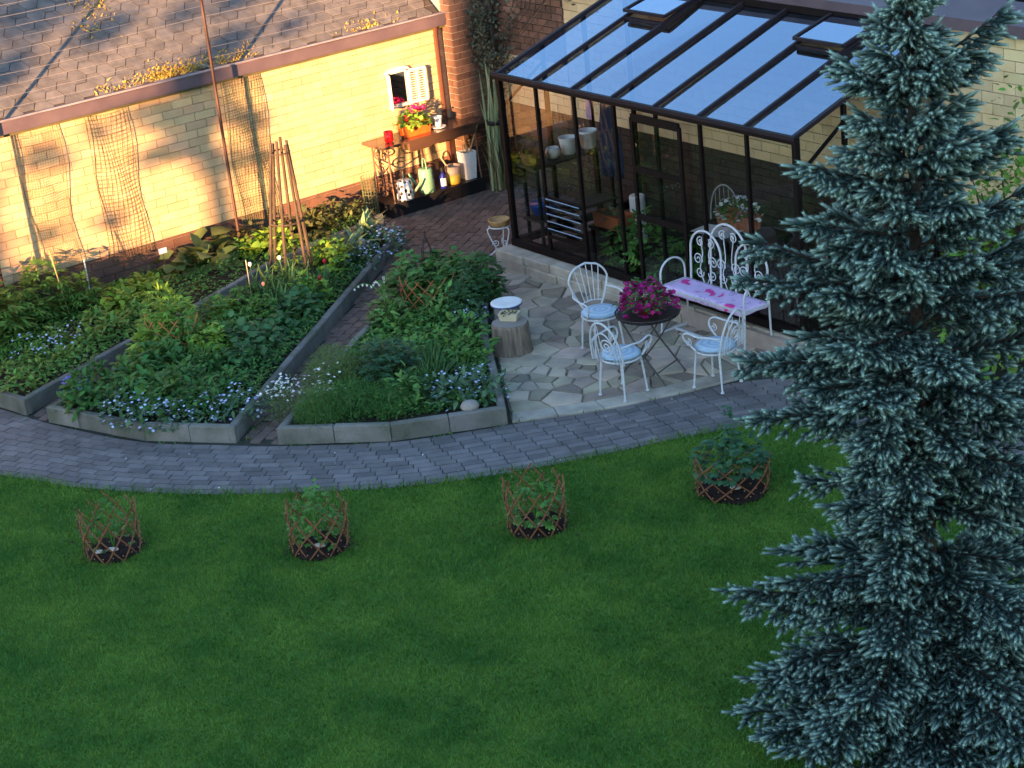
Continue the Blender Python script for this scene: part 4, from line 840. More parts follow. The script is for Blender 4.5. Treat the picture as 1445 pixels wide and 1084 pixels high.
# weeds in the joints at the foot of the kerbs, and petals blown over the paving
def edge_pts(poly, n, spread):
    P = np.array(poly, float); k = rng.integers(0, len(P)-1, n); u = rng.random((n, 1)); return P[k]*(1-u)+P[k+1]*u+rng.normal(0, spread, (n, 2))
we = np.vstack([edge_pts([(-0.95, -6.83), (-0.28, -6.70), (0.0, -6.6), (1.42, -6.1), (2.33, -5.42)], 160, 0.025), edge_pts([(2.33, -5.36), (-0.45, -2.1), (-1.98, -0.34)], 420, 0.035), edge_pts([(2.62, -5.17), (3.56, -4.28), (4.15, -3.2)], 140, 0.025), edge_pts([(2.58, -5.05), (1.0, -3.15), (-0.2, -1.5)], 260, 0.04), edge_pts([tuple(p) for p in BC], 120, 0.03), edge_pts([(4.15, -3.15), (2.2, -1.96), (0.35, -0.66)], 200, 0.03)])
hot = (np.sin(we[:, 0]*7.3+we[:, 1]*5.1) > 0.15); V, F = blades(we[hot], 0.0, 0.035, 0.012, 1.4)
o = link('joint_weeds', npmesh('joint_weeds', V, F, L_mid)); o['kind'] = 'stuff'; o['label'] = 'small weeds and moss growing along the foot of the kerbs'
t_ = rng.random(26); ii = (t_*(len(OUT)-1)*0.8).astype(int); vv = rng.random((26, 1)); LP = nI[ii]*(1-vv)+OUT[ii]*vv+rng.normal(0, 0.05, (26, 2))
V, F = petals(np.column_stack([LP, np.full(26, 0.016)]), 0.009); o = link('fallen_petals', npmesh('fallen_petals', V, F, F_white)); o['kind'] = 'stuff'; o['label'] = 'tiny white petals scattered over the paved path'

# ------------------------------------------------------------------ patio furniture
def arc(c, r, a0, a1, n, f): return [f(c, r, a0+(a1-a0)*i/(n-1)) for i in range(n)]
def spiral(cx, cz, r0, turns, a0, y=0.0, n=26, sgn=1):
    return [(cx+r0*(1-0.85*i/(n-1))*math.cos(a0+sgn*turns*2*math.pi*i/(n-1)), y, cz+r0*(1-0.85*i/(n-1))*math.sin(a0+sgn*turns*2*math.pi*i/(n-1))) for i in range(n)]
M_cush = bpy.data.materials.new('cushion_fabric'); M_cush.use_nodes = True
_n = M_cush.node_tree.nodes; _l = M_cush.node_tree.links
tc = _n.new('ShaderNodeTexCoord'); wv = _n.new('ShaderNodeTexWave'); wv.wave_type = 'RINGS'; wv.rings_direction = 'Z'; wv.inputs['Scale'].default_value = 4.5; wv.inputs['Distortion'].default_value = 3.0; wv.inputs['Detail'].default_value = 3; wv.inputs['Detail Scale'].default_value = 3
_l.new(tc.outputs['Object'], wv.inputs['Vector']); mx = _n.new('ShaderNodeMix'); mx.data_type = 'RGBA'; mx.inputs[6].default_value = (0.30, 0.44, 0.58, 1); mx.inputs[7].default_value = (0.48, 0.58, 0.66, 1)
_l.new(wv.outputs['Fac'], mx.inputs[0]); _l.new(mx.outputs[2], _n['Principled BSDF'].inputs['Base Color']); _n['Principled BSDF'].inputs['Roughness'].default_value = 0.9
def chair_base(t, sh=0.43):
    MB().tube([(0.21*math.cos(2*math.pi*i/24), 0.21*math.sin(2*math.pi*i/24), sh) for i in range(24)], 0.011, 6, closed=True).build('seat_ring', M_white, t)
    sm = MB()
    for k in range(-3, 4): w = math.sqrt(0.2**2-(k*0.055)**2); sm.bar((k*0.055, -w, sh), (k*0.055, w, sh), 0.012, 0.004)
    sm.build('seat_slats', M_white, t)
    for sx, sy in ((0, 1), (1, 0), (0, -1), (-1, 0)):
        a = math.atan2(sy, sx)+math.pi/4; c_, s_ = math.cos(a), math.sin(a)
        lg = MB().tube([(0.20*c_, 0.20*s_, sh), (0.225*c_, 0.225*s_, sh*0.6), (0.25*c_, 0.25*s_, 0.012)], [0.013, 0.012, 0.010], 6).build('leg', M_white, t)
        MB().lathe([(0.018, 0.012), (0.022, 0.018), (0.014, 0.034)], (0.25*c_, 0.25*s_, 0), 8).build('foot_cap', M_white, lg)
    cu = MB().lathe([(0.15, sh+0.012), (0.205, sh+0.02), (0.215, sh+0.038), (0.195, sh+0.055), (0.10, sh+0.062), (0.03, sh+0.060)], n=28).build('cushion_pad', M_cush, None, True)
    return cu
def scroll_chair(label, x, y, face, culabel):
    rz = face-math.pi/2   # local +Y is the front
    t = thing('garden_chair', label, 'chair', (x, y, 0.012), rz)
    cu = chair_base(t); cu.name = 'cushion'; cu.location = (x, y, 0.013); cu.rotation_euler = (0, 0, rz); tag(cu, culabel, 'cushion')
    def bk(px, z): return (px, -0.19-0.16*(z-0.43)-0.35*(0.23**2-min(px*px, 0.23**2)), z)
    MB().tube([bk(0.215*math.cos(a)*(1.0), 0.43+0.46*max(0, math.sin(a))**0.8) for a in np.linspace(0, math.pi, 25)], 0.0115, 6).build('back_hoop', M_white, t)
    MB().tube([bk(0.14*math.cos(a), 0.43+0.34*max(0, math.sin(a))**0.8) for a in np.linspace(0, math.pi, 20)], 0.008, 5).build('inner_hoop', M_white, t)
    MB().tube([bk(p[0], p[2]) for p in spiral(0.03, 0.62, 0.10, 1.9, R(-90), n=34)], 0.008, 5).build('back_scroll', M_white, t)
    for px in (-0.175, -0.10, -0.05, 0.10, 0.175):
        MB().tube([bk(px, 0.43), bk(px, 0.43+0.44*math.sqrt(max(0.05, 1-(px/0.215)**2))*0.95)], 0.005, 5).build('spindle', M_white, t)
    for s in (-1, 1):
        pts = [(s*0.20, -0.20, 0.62), (s*0.25, -0.10, 0.64), (s*0.265, 0.03, 0.635), (s*0.255, 0.15, 0.655), (s*0.25, 0.215, 0.63), (s*0.235, 0.225, 0.575), (s*0.215, 0.18, 0.52), (s*0.205, 0.10, 0.45)]
        MB().tube(catmull(pts, 4).tolist(), 0.0105, 6).build('armrest', M_white, t)
        MB().tube([(s*0.235, 0.17+q[0], q[2]) for q in spiral(0.0, 0.545, 0.045, 1.4, R(90), n=18)], 0.006, 5).build('arm_scroll', M_white, t)
    return t
scroll_chair('white scroll back metal armchair with its back turned to the paved path', 4.42, -1.90, math.atan2(0.97, -0.15), 'pale blue round cushion on the chair with its back to the path')
scroll_chair('white scroll back metal armchair standing between bistro table and bench end', 5.02, -1.12, math.atan2(-0.25, -0.97), 'pale blue round cushion on the chair by the bench end')
t = thing('garden_chair', 'white metal armchair with balloon shaped spindle back near the plinth', 'chair', (3.28, -1.25, 0.012), math.atan2(-0.22, 0.97)-math.pi/2)
cu = chair_base(t); cu.name = 'cushion'; cu.location = (3.28, -1.25, 0.013); tag(cu, 'pale blue round cushion on the spindle back chair', 'cushion')
def bk(px, z): return (px, -0.19-0.20*(z-0.43), z)
def balloon(f_):   # half width by height fraction
    return 0.09+0.15*math.sin(min(1, f_*1.25)*math.pi/2) if f_ < 0.6 else 0.238*math.sqrt(max(0, 1-((f_-0.6)/0.4)**2))
prof = [(balloon(f_), 0.43+0.52*f_) for f_ in np.linspace(0, 1, 18)]
MB().tube([bk(w, z) for w, z in prof]+[bk(-w, z) for w, z in prof[::-1][1:]], 0.012, 6).build('back_hoop', M_white, t)
MB().tube([bk(-0.12, 0.52), bk(0, 0.54), bk(0.12, 0.52)], 0.008, 5).build('back_rail', M_white, t)
for k in range(-2, 3):
    MB().tube([bk(k*0.042, 0.53), bk(k*0.075, 0.945-0.012*k*k)], 0.006, 5).build('spindle', M_white, t)
for s in (-1, 1):
    MB().tube(catmull([(s*0.20, -0.235, 0.66), (s*0.265, -0.10, 0.655), (s*0.27, 0.06, 0.65), (s*0.25, 0.20, 0.64), (s*0.235, 0.215, 0.57), (s*0.205, 0.08, 0.44)], 4).tolist(), 0.0105, 6).build('armrest', M_white, t)

# bistro table
TX, TY = 4.27, -1.38
bt = thing('bistro_table', 'round black folding bistro table carrying the petunias', 'table', (TX, TY, 0.012), R(20))
MB().lathe([(0.02, 0.70), (0.325, 0.70), (0.335, 0.708), (0.325, 0.716), (0.02, 0.716)], n=32).build('tabletop', M_iron, bt)
MB().tube([(0.345*math.cos(2*math.pi*i/32), 0.345*math.sin(2*math.pi*i/32), 0.74) for i in range(32)], 0.008, 5, closed=True).build('rim', M_iron, bt)
rm = MB()
for i in range(40): a = 2*math.pi*i/40; rm.bar((0.335*math.cos(a), 0.335*math.sin(a), 0.705), (0.345*math.cos(a), 0.345*math.sin(a), 0.74), 0.009)
rm.build('rim_studs', M_iron, bt)['kind'] = 'stuff'
M_leg = mat('worn_dark_leg', (0.10, 0.095, 0.09), (0.05, 0.048, 0.045), 8, 0.5)
for s in (-1, 1):
    for q in (-1, 1):
        MB().tube([(s*0.23, q*0.20, 0.70), (0, q*0.21, 0.36), (-s*0.29, q*0.22, 0.008)], 0.010, 6).build('leg', M_leg, bt)
for s in (-1, 1): MB().tube([(s*0.20, -0.215, 0.14), (s*0.20, 0.215, 0.14)], 0.007, 5).build('stretcher', M_leg, bt)
pp = thing('petunia_pot', 'magenta petunias overflowing a dark red pot on the bistro table', 'potted flower', (TX+0.02, TY-0.02, 0.729))
MB().lathe([(0.075, 0.0), (0.105, 0.09), (0.115, 0.15), (0.10, 0.15), (0.09, 0.10), (0.02, 0.09)], n=20).build('pot', mat('dark_red_pot', (0.13, 0.018, 0.03), None, 9, 0.5), pp, True)
link('foliage', npmesh('foliage', *bush(0.27, 0.30, 380, 0.05, 0.03), L_dark), pp).location = (0, 0, 0.09)
d = hemi(360); P_ = d*np.array([0.30, 0.30, 0.30])*rng.uniform(0.86, 1.05, (360, 1))*(1+0.12*np.sin(d[:, :1]*6+d[:, 1:2]*5))+np.array([0, 0, 0.07])
V, F = petals(P_, 0.027); link('flowers', npmesh('flowers', V, F, F_mag), pp)['kind'] = 'stuff'

# bench with three scrolled arches
bx0, bx1, byf, byb, bz = 3.40, 4.76, -0.46, -0.10, 0.565
bn = thing('garden_bench', 'white metal bench with three scrolled arches against the greenhouse plinth', 'bench', (4.08, -0.28, 0.012)); bpy.context.view_layer.update()
def bp_(mb, name, par=None):
    me = mb.mesh(name, M_white); me.transform(W(bn)); return link(name, me, par or bn)
def yb(z): return byb-0.0+0.06*(z-bz)
sl = MB().bar((bx0, byf, bz), (bx1, byf, bz), 0.022).bar((bx0, byb, bz), (bx1, byb, bz), 0.022).bar((bx0, byf, bz), (bx0, byb, bz), 0.022).bar((bx1, byf, bz), (bx1, byb, bz), 0.022)
bp_(sl, 'seat_frame')
for k in range(1, 8):
    y = byf+(byb-byf)*k/8; bp_(MB().bar((bx0, y, bz), (bx1, y, bz), 0.02, 0.008), 'seat_slat')
for (xa, xb, top, dy) in ((3.50, 4.00, 1.18, 0.0), (3.82, 4.40, 1.32, 0.014), (4.24, 4.74, 1.18, 0.0)):
    cx = (xa+xb)/2; hw = (xb-xa)/2; zc = top-hw
    ar = bp_(MB().tube([(xa, yb(bz)+dy, bz)]+[(cx-hw*math.cos(a), yb(zc)+dy, zc+hw*math.sin(a)) for a in np.linspace(0, math.pi, 17)]+[(xb, yb(bz)+dy, bz)], 0.013, 6), 'back_arch')
    for s in (-1, 1):
        bp_(MB().tube([(cx+s*0.02+s*q[0], yb(q[2])+dy, q[2]) for q in catmull([(0.0, 0, bz), (0.07, 0, bz+0.16), (0.03, 0, bz+0.34), (0.06, 0, top-0.16)], 5)]+[(cx+s*(0.085+p[0]), yb(1)+dy, p[2]) for p in spiral(0.0, top-0.14, 0.062, 1.5, R(120), n=18, sgn=-1)], 0.0065, 5), 'back_scroll', ar)
        bp_(MB().tube([(cx+s*p[0], yb(0.8)+dy, p[2]) for p in spiral(0.125, bz+0.27, 0.075, 1.6, R(200), n=22, sgn=-1)], 0.0065, 5), 'back_scroll', ar)
        bp_(MB().tube([(cx+s*p[0], yb(0.8)+dy, p[2]) for p in spiral(0.105, bz+0.12, 0.068, 1.5, R(170), n=20)], 0.0065, 5), 'back_scroll', ar)
for x in (bx0, bx1):
    bp_(MB().tube([(x, byf, bz)]+[(x, byf+(byb-byf)*(0.5-0.5*math.cos(a)), bz+0.12+0.17*math.sin(a)) for a in np.linspace(0, math.pi, 13)]+[(x, byb, bz)], 0.012, 6), 'armrest')
    for y, yo in ((byf, -0.04), (byb, 0.02)): bp_(MB().tube([(x, y, bz), (x, y+yo*0.3, 0.3), (x, y+yo, 0.03)], 0.012, 6), 'leg')
    bp_(MB().bar((x, byf-0.06, 0.025), (x, byb+0.03, 0.025), 0.022), 'skid')
bp_(MB().bar((bx0, byf+0.15, 0.026), (bx1, byf+0.15, 0.026), 0.022), 'stretcher')
# towel over the bench seat
M_tow = bpy.data.materials.new('lilac_towel'); M_tow.use_nodes = True; _n = M_tow.node_tree.nodes; _l = M_tow.node_tree.links
geo = _n.new('ShaderNodeNewGeometry'); vo = _n.new('ShaderNodeTexNoise'); vo.inputs['Scale'].default_value = 5.5; vo.inputs['Detail'].default_value = 1.5; _l.new(geo.outputs['Position'], vo.inputs['Vector'])
r1 = _n.new('ShaderNodeValToRGB'); cr = r1.color_ramp; cr.elements[0].position = 0.0; cr.elements[0].color = (0.62, 0.02, 0.20, 1); cr.elements[1].position = 1.0; cr.elements[1].color = (0.62, 0.48, 0.72, 1)
e = cr.elements.new(0.325); e.color = (0.62, 0.05, 0.28, 1); e = cr.elements.new(0.36); e.color = (0.58, 0.42, 0.68, 1); e = cr.elements.new(0.60); e.color = (0.66, 0.50, 0.74, 1); e = cr.elements.new(0.64); e.color = (0.45, 0.30, 0.55, 1); e = cr.elements.new(0.68); e.color = (0.68, 0.54, 0.76, 1)
_l.new(vo.outputs['Fac'], r1.inputs[0]); _l.new(r1.outputs[0], _n['Principled BSDF'].inputs['Base Color']); _n['Principled BSDF'].inputs['Roughness'].default_value = 0.95
tv = []; tf = []; NX, NY = 26, 12
for i in range(NX+1):
    for j in range(NY+1):
        x = bx0+0.05+(bx1-bx0-0.02)*i/NX; s = j/NY; y = byf-0.03+(byb-byf)*s*1.02; z = bz+0.026+0.004*math.sin(i*1.3+j*0.8)
        if j == 0: y += 0.012; z -= 0.07
        if j == 1: z -= 0.004
        if i == NX: z -= 0.05; x -= 0.02
        tv.append((x, y, z))
for i in range(NX):
    for j in range(NY): a = i*(NY+1)+j; tf.append((a, a+NY+1, a+NY+2, a+1))
tw = MB().add(tv, tf).build('towel', M_tow, None, True); md = tw.modifiers.new('thickness', 'SOLIDIFY'); md.thickness = 0.006
tag(tw, 'lilac towel with pink flower print spread over the bench seat', 'towel')

# stump with trough, lidded tub, small stool
sx, sy = 2.45, -1.90
M_stump = mat('stump_bark', (0.30, 0.24, 0.18), (0.13, 0.105, 0.085), 7, 0.9, 0.9, 26, stretch=(4, 4, 0.5))
stp = thing('tree_stump', 'cut log stump used as a stand beside the kerb', 'stump', (sx, sy, 0.0))
m = MB(); k = 30; zz = (0.0, 0.03, 0.12, 0.24, 0.33, 0.352); rr = (0.245, 0.235, 0.22, 0.215, 0.212, 0.20)
for z, r in zip(zz, rr):
    for i in range(k): a = 2*math.pi*i/k; q = r*(1+0.025*math.sin(3*a+1)+0.018*math.sin(7*a)+0.010*math.sin(17*a)); m.v.append((q*math.cos(a), q*math.sin(a), z))
for j in range(5):
    for i in range(k): i2 = (i+1) % k; m.f.append((j*k+i, j*k+i2, (j+1)*k+i2, (j+1)*k+i))
m.build('trunk', M_stump, stp)
M_ring = bpy.data.materials.new('cut_wood'); M_ring.use_nodes = True; _n = M_ring.node_tree.nodes; _l = M_ring.node_tree.links
tc = _n.new('ShaderNodeTexCoord'); wv = _n.new('ShaderNodeTexWave'); wv.wave_type = 'RINGS'; wv.rings_direction = 'Z'; wv.inputs['Scale'].default_value = 12; wv.inputs['Distortion'].default_value = 2.5
_l.new(tc.outputs['Object'], wv.inputs['Vector']); mx = _n.new('ShaderNodeMix'); mx.data_type = 'RGBA'; mx.inputs[6].default_value = (0.20, 0.175, 0.15, 1); mx.inputs[7].default_value = (0.27, 0.24, 0.21, 1); _l.new(wv.outputs['Fac'], mx.inputs[0]); _l.new(mx.outputs[2], _n['Principled BSDF'].inputs['Base Color']); _n['Principled BSDF'].inputs['Roughness'].default_value = 0.9
MB().add([(0.2*(1+0.025*math.sin(3*a+1)+0.018*math.sin(7*a))*math.cos(a), 0.2*(1+0.025*math.sin(3*a+1)+0.018*math.sin(7*a))*math.sin(a), 0.354) for a in np.linspace(0, 2*math.pi, 30, False)], [tuple(range(30))]).build('cut_top', M_ring, stp)
tr_ = thing('planter_trough', 'small cream ceramic trough with soil standing on the stump', 'planter', (2.40, -1.86, 0.356), R(35))
M_cream = mat('cream_ceramic', (0.62, 0.55, 0.38), (0.54, 0.47, 0.32), 10, 0.5)
def tray(mb, lx, ly, h, th, fl=1.12):
    mb.add([(-lx/2, -ly/2, 0), (lx/2, -ly/2, 0), (lx/2, ly/2, 0), (-lx/2, ly/2, 0)]+[(sx_*lx/2*fl, sy_*ly/2*fl, h) for sx_, sy_ in ((-1, -1), (1, -1), (1, 1), (-1, 1))]+[(sx_*(lx/2*fl-th), sy_*(ly/2*fl-th), h) for sx_, sy_ in ((-1, -1), (1, -1), (1, 1), (-1, 1))]+[(sx_*(lx/2*fl-th), sy_*(ly/2*fl-th), h*0.7) for sx_, sy_ in ((-1, -1), (1, -1), (1, 1), (-1, 1))],
           [(3, 2, 1, 0)]+[(i, (i+1) % 4, 4+(i+1) % 4, 4+i) for i in range(4)]+[(4+i, 4+(i+1) % 4, 8+(i+1) % 4, 8+i) for i in range(4)]+[(8+i, 8+(i+1) % 4, 12+(i+1) % 4, 12+i) for i in range(4)]+[(12, 13, 14, 15)]); return mb
tray(MB(), 0.19, 0.13, 0.085, 0.016, 1.2).build('trough', M_cream, tr_)
o = link('dry_plants', npmesh('dry_plants', *bush(0.08, 0.06, 50, 0.04, 0.02), L_bronze), tr_); o.location = (0, 0, 0.065); o['kind'] = 'stuff'
tb = thing('lidded_tub', 'grey tub with a flat white lid tucked behind the stump', 'tub', (1.98, -1.60, 0.0))
MB().lathe([(0.13, 0.012), (0.145, 0.05), (0.15, 0.36), (0.14, 0.37)], n=24).build('body', mat('clear_grey_tub', (0.20, 0.19, 0.19), (0.12, 0.11, 0.11), 8, 0.35), tb, True)
MB().lathe([(0.175, 0.365), (0.182, 0.378), (0.182, 0.392), (0.165, 0.398), (0.02, 0.393)], n=28).build('lid', M_pot, tb)
MB().lathe([(0.184, 0.366), (0.186, 0.376), (0.184, 0.382)], n=28, cap=False).build('rim', mat('blue_rim', (0.05, 0.09, 0.30), None, 5, 0.4), tb)
so = thing('plant_stool', 'little white scroll legged stool with a round wooden bowl top', 'stool', (-0.33, 0.0, 0.0), R(15))
MB().lathe([(0.10, 0.43), (0.13, 0.44), (0.14, 0.50), (0.145, 0.515), (0.13, 0.515), (0.12, 0.485), (0.02, 0.48)], n=24).build('bowl_top', mat('turned_wood', (0.42, 0.25, 0.10), (0.28, 0.16, 0.07), 14, 0.5), so, True)
MB().tube([(0.135*math.cos(2*math.pi*i/20), 0.135*math.sin(2*math.pi*i/20), 0.425) for i in range(20)], 0.009, 5, closed=True).build('ring', M_white, so)
for k in range(3):
    a = 2*math.pi*k/3-2.2; c_, s_ = math.cos(a), math.sin(a)
    prof = catmull([(0.135, 0.42), (0.165, 0.38), (0.12, 0.24), (0.075, 0.13), (0.12, 0.075), (0.19, 0.035), (0.215, 0.014)], 5)
    MB().tube([(q[0]*c_, q[0]*s_, q[1]) for q in prof], 0.009, 5).build('leg', M_white, so)
    MB().tube([((0.07+q[0])*c_, (0.07+q[0])*s_, q[2]) for q in spiral(0, 0.19, 0.05, 1.4, 0, n=18)], 0.006, 5).build('leg_scroll', M_white, so)

# ------------------------------------------------------------------ workbench on the wall with its things
wb = thing('workbench', 'dark varnished workbench on ornate iron legs against the sunlit wall', 'workbench', (-3.2, 0.85, 0)); bpy.context.view_layer.update()
wpart(MB().box((-3.215, 0.85, 1.005), (0.53, 1.72, 0.035)), 'tabletop', M_table, wb)
wpart(MB().box((-3.19, 1.0, 0.93), (0.44, 1.1, 0.115)).box((-3.0, 0.65, 0.87), (0.02, 0.35, 0.05)), 'drawer_apron', M_table, wb)
wpart(MB().box((-3.17, 0.82, 0.185), (0.47, 1.62, 0.035)), 'shelf', M_blackplastic, wb)
wpart(MB().box((-3.17, 0.82, 0.085), (0.45, 1.60, 0.16)), 'plinth_box', M_blackplastic, wb)
M_ornate = mat('rusty_iron', (0.14, 0.075, 0.045), (0.07, 0.045, 0.035), 12, 0.6)
for y in (0.10, 1.58):
    for x in (-3.40, -2.99): wpart(MB().tube([(x, y, 0.98), (x, y, 0.55), (x+(0.03 if x > -3.2 else -0.03), y, 0.2)], 0.013, 6), 'leg', M_ornate, wb)
    for x, z, r, a in ((-3.1, 0.85, 0.08, 0), (-3.29, 0.85, 0.08, 2), (-3.2, 0.66, 0.09, 1), (-3.1, 0.46, 0.08, 3), (-3.29, 0.46, 0.08, 4), (-3.2, 0.30, 0.07, 0)):
        wpart(MB().tube([(p[0], y, p[2]) for p in spiral(x, z, r, 1.5, a, n=20)], 0.010, 5), 'leg_scroll', M_ornate, wb)
    wpart(MB().tube([(-3.40, y, 0.75), (-3.2, y, 0.58), (-2.99, y, 0.75)], 0.010, 5), 'leg_brace', M_ornate, wb)
ZT = 1.0245
rc = thing('candle_glass', 'red glass candle holder at the free end of the workbench', 'candle holder', (-3.15, 0.24, ZT))
MB().lathe([(0.05, 0), (0.062, 0.02), (0.066, 0.15), (0.060, 0.15), (0.055, 0.03), (0.01, 0.02)], n=18).build('glass', mat('red_glass', (0.75, 0.01, 0.015), None, 5, 0.15, spec=0.6, trans=0.3), rc, True)
MB().lathe([(0.03, 0.03), (0.05, 0.06), (0.05, 0.12), (0.01, 0.125)], n=14).build('wax', M_pot, rc)
gb = thing('geranium_box', 'orange window box of pink geraniums on the workbench', 'planter', (-3.18, 0.70, ZT), R(90))
tray(MB(), 0.40, 0.17, 0.17, 0.012, 1.1).build('box', M_orange, gb)
f1 = link('foliage', npmesh('foliage', *bush(0.24, 0.17, 230, 0.065, 0.06), L_lime), gb); f1.location = (0, 0, 0.14)
for cx, cz, n_ in ((0.10, 0.36, 60), (0.17, 0.34, 36), (0.02, 0.35, 22)):
    d = norm(rng.normal(size=(n_, 3))); V, F = petals(d*0.055+np.array([cx, 0.03, cz]), 0.02); link('bloom', npmesh('bloom', V, F, F_pink), gb)
V, F = petals(norm(rng.normal(size=(20, 3)))*0.035+np.array([-0.15, -0.05, 0.27]), 0.016); link('bloom', npmesh('bloom', V, F, F_red), gb)
cp = thing('cup', 'white cup standing on a saucer beside the geranium box', 'cup', (-3.17, 1.09, ZT))
MB().lathe([(0.08, 0.0), (0.105, 0.01), (0.105, 0.02), (0.04, 0.014)], n=24).build('saucer', M_pot, cp)
MB().lathe([(0.035, 0.018), (0.045, 0.04), (0.062, 0.16), (0.056, 0.16), (0.042, 0.05), (0.005, 0.04)], n=20).build('cup_body', M_pot, cp, True)
sn = tag(MB().lathe([(0.008, 0), (0.03, 0.006), (0.035, 0.025), (0.015, 0.045), (0.002, 0.048)], (-3.12, 0.43, ZT), 10).build('snail_shell', M_wood), 'small brown ornament between the candle and the geranium box', 'ornament')
ZH = 0.2035
def watering_can(label, x, y, body, m, spot=None, rz=0.0, ra=0.11, h=0.30):
    t = thing('watering_can', label, 'watering can', (x, y, ZH), rz)
    MB().lathe([(ra*0.97, 0), (ra, 0.02), (ra*0.93, h*0.85), (ra*0.85, h), (ra*0.55, h*1.02)], n=20).build('body', m, t, True)
    MB().tube(catmull([(0, ra*0.75, h*0.95), (0, ra*0.4, h*1.38), (0, -ra*0.5, h*1.36), (0, -ra*0.85, h*0.9)], 5).tolist(), 0.010, 6).build('handle', body, t)
    MB().tube([(ra*0.9, 0, h*0.2), (ra*1.7, 0, h*0.62), (ra*2.1, 0, h*0.92)], [0.022, 0.017, 0.015], 8).build('spout', body, t)
    return t
M_dot = bpy.data.materials.new('dotted_enamel'); M_dot.use_nodes = True; _n = M_dot.node_tree.nodes; _l = M_dot.node_tree.links
tc = _n.new('ShaderNodeTexCoord'); vo = _n.new('ShaderNodeTexVoronoi'); vo.inputs['Scale'].default_value = 17; _l.new(tc.outputs['Object'], vo.inputs['Vector'])
r1 = _n.new('ShaderNodeValToRGB'); r1.color_ramp.interpolation = 'CONSTANT'; r1.color_ramp.elements[0].color = (0.015, 0.015, 0.02, 1); r1.color_ramp.elements[1].position = 0.42; r1.color_ramp.elements[1].color = (0.75, 0.75, 0.72, 1)
_l.new(vo.outputs['Distance'], r1.inputs[0]); _l.new(r1.outputs[0], _n['Principled BSDF'].inputs['Base Color']); _n['Principled BSDF'].inputs['Roughness'].default_value = 0.35
M_grncan = mat('green_enamel', (0.16, 0.33, 0.22), (0.13, 0.28, 0.18), 5, 0.4)
watering_can('white watering can with black dots on the bench shelf', -3.03, 0.32, mat('green_handle', (0.17, 0.21, 0.15), None, 5, 0.5), M_dot, rz=R(60), ra=0.12, h=0.27)
watering_can('plain sage green watering can on the bench shelf', -3.05, 0.70, M_grncan, M_grncan, rz=R(-105), ra=0.115, h=0.34)
bo = thing('bottle', 'blue bottle with a white label on the bench shelf', 'bottle', (-3.0, 0.95, ZH))
MB().lathe([(0.048, 0), (0.05, 0.02), (0.05, 0.17), (0.02, 0.21), (0.018, 0.24)], n=16).build('body', mat('blue_plastic', (0.012, 0.02, 0.20), None, 5, 0.3), bo, True)
MB().lathe([(0.022, 0.24), (0.028, 0.25), (0.028, 0.30), (0.01, 0.305)], n=12).build('cap', M_blackplastic, bo)
lb_ = MB()
for i in range(7):
    a = R(-75+i*18); lb_.v += [(0.0512*math.cos(a), 0.0512*math.sin(a), 0.04), (0.0512*math.cos(a), 0.0512*math.sin(a), 0.15)]
lb_.f = [(2*i, 2*i+2, 2*i+3, 2*i+1) for i in range(6)]; lb_.build('label', M_pot, bo)
bu = thing('bucket', 'cloudy plastic bucket with yellow contents beside the blue bottle', 'bucket', (-3.07, 1.18, ZH))
MB().lathe([(0.09, 0), (0.095, 0.02), (0.105, 0.14)], n=20).build('yellow_body', mat('yellow_plastic', (0.50, 0.34, 0.04), (0.42, 0.30, 0.05), 9, 0.5), bu, True)
MB().lathe([(0.105, 0.142), (0.115, 0.26), (0.108, 0.26), (0.10, 0.142)], n=20, cap=False).build('clear_body', mat('cloudy_plastic', (0.52, 0.40, 0.30), (0.44, 0.33, 0.26), 9, 0.4, trans=0.3), bu, True)
MB().bar((0.0, 0.02, 0.06), (0.02, -0.2, 0.44), 0.03, 0.008).build('wooden_paddle', mat('pale_paddle', (0.55, 0.45, 0.28), None, 6, 0.7), bu)
wp = thing('tall_planter', 'tall square white planter holding tool handles on the bench shelf', 'planter', (-3.10, 1.46, ZH))
tray(MB(), 0.16, 0.16, 0.40, 0.012, 1.28).build('body', M_pot, wp)
for a, b in (((0, 0, 0.25), (0.10, 0.18, 0.78)), ((-0.03, 0.02, 0.25), (-0.06, 0.02, 0.62)), ((-0.05, -0.03, 0.25), (0.0, -0.06, 0.50))): MB().tube([a, b], 0.012, 6).build('tool_handle', mat('tool_wood', (0.38, 0.26, 0.13), None, 9, 0.7), wp)
# roll of green wire mesh at the free end of the bench
rl = thing('mesh_roll', 'roll of green wire mesh standing at the end of the workbench', 'wire mesh', (-3.2, -0.15, 0))
mr_ = MB()
for k in range(16): a = 2*math.pi*k/16; mr_.bar((0.10*math.cos(a), 0.10*math.sin(a), 0.0), (0.10*math.cos(a), 0.10*math.sin(a), 0.62), 0.006)
for j in range(13): mr_.tube([(0.10*math.cos(2*math.pi*i/16), 0.10*math.sin(2*math.pi*i/16), 0.02+0.05*j) for i in range(16)], 0.003, 4, closed=True)
mr_.build('wire_cylinder', M_netg, rl)
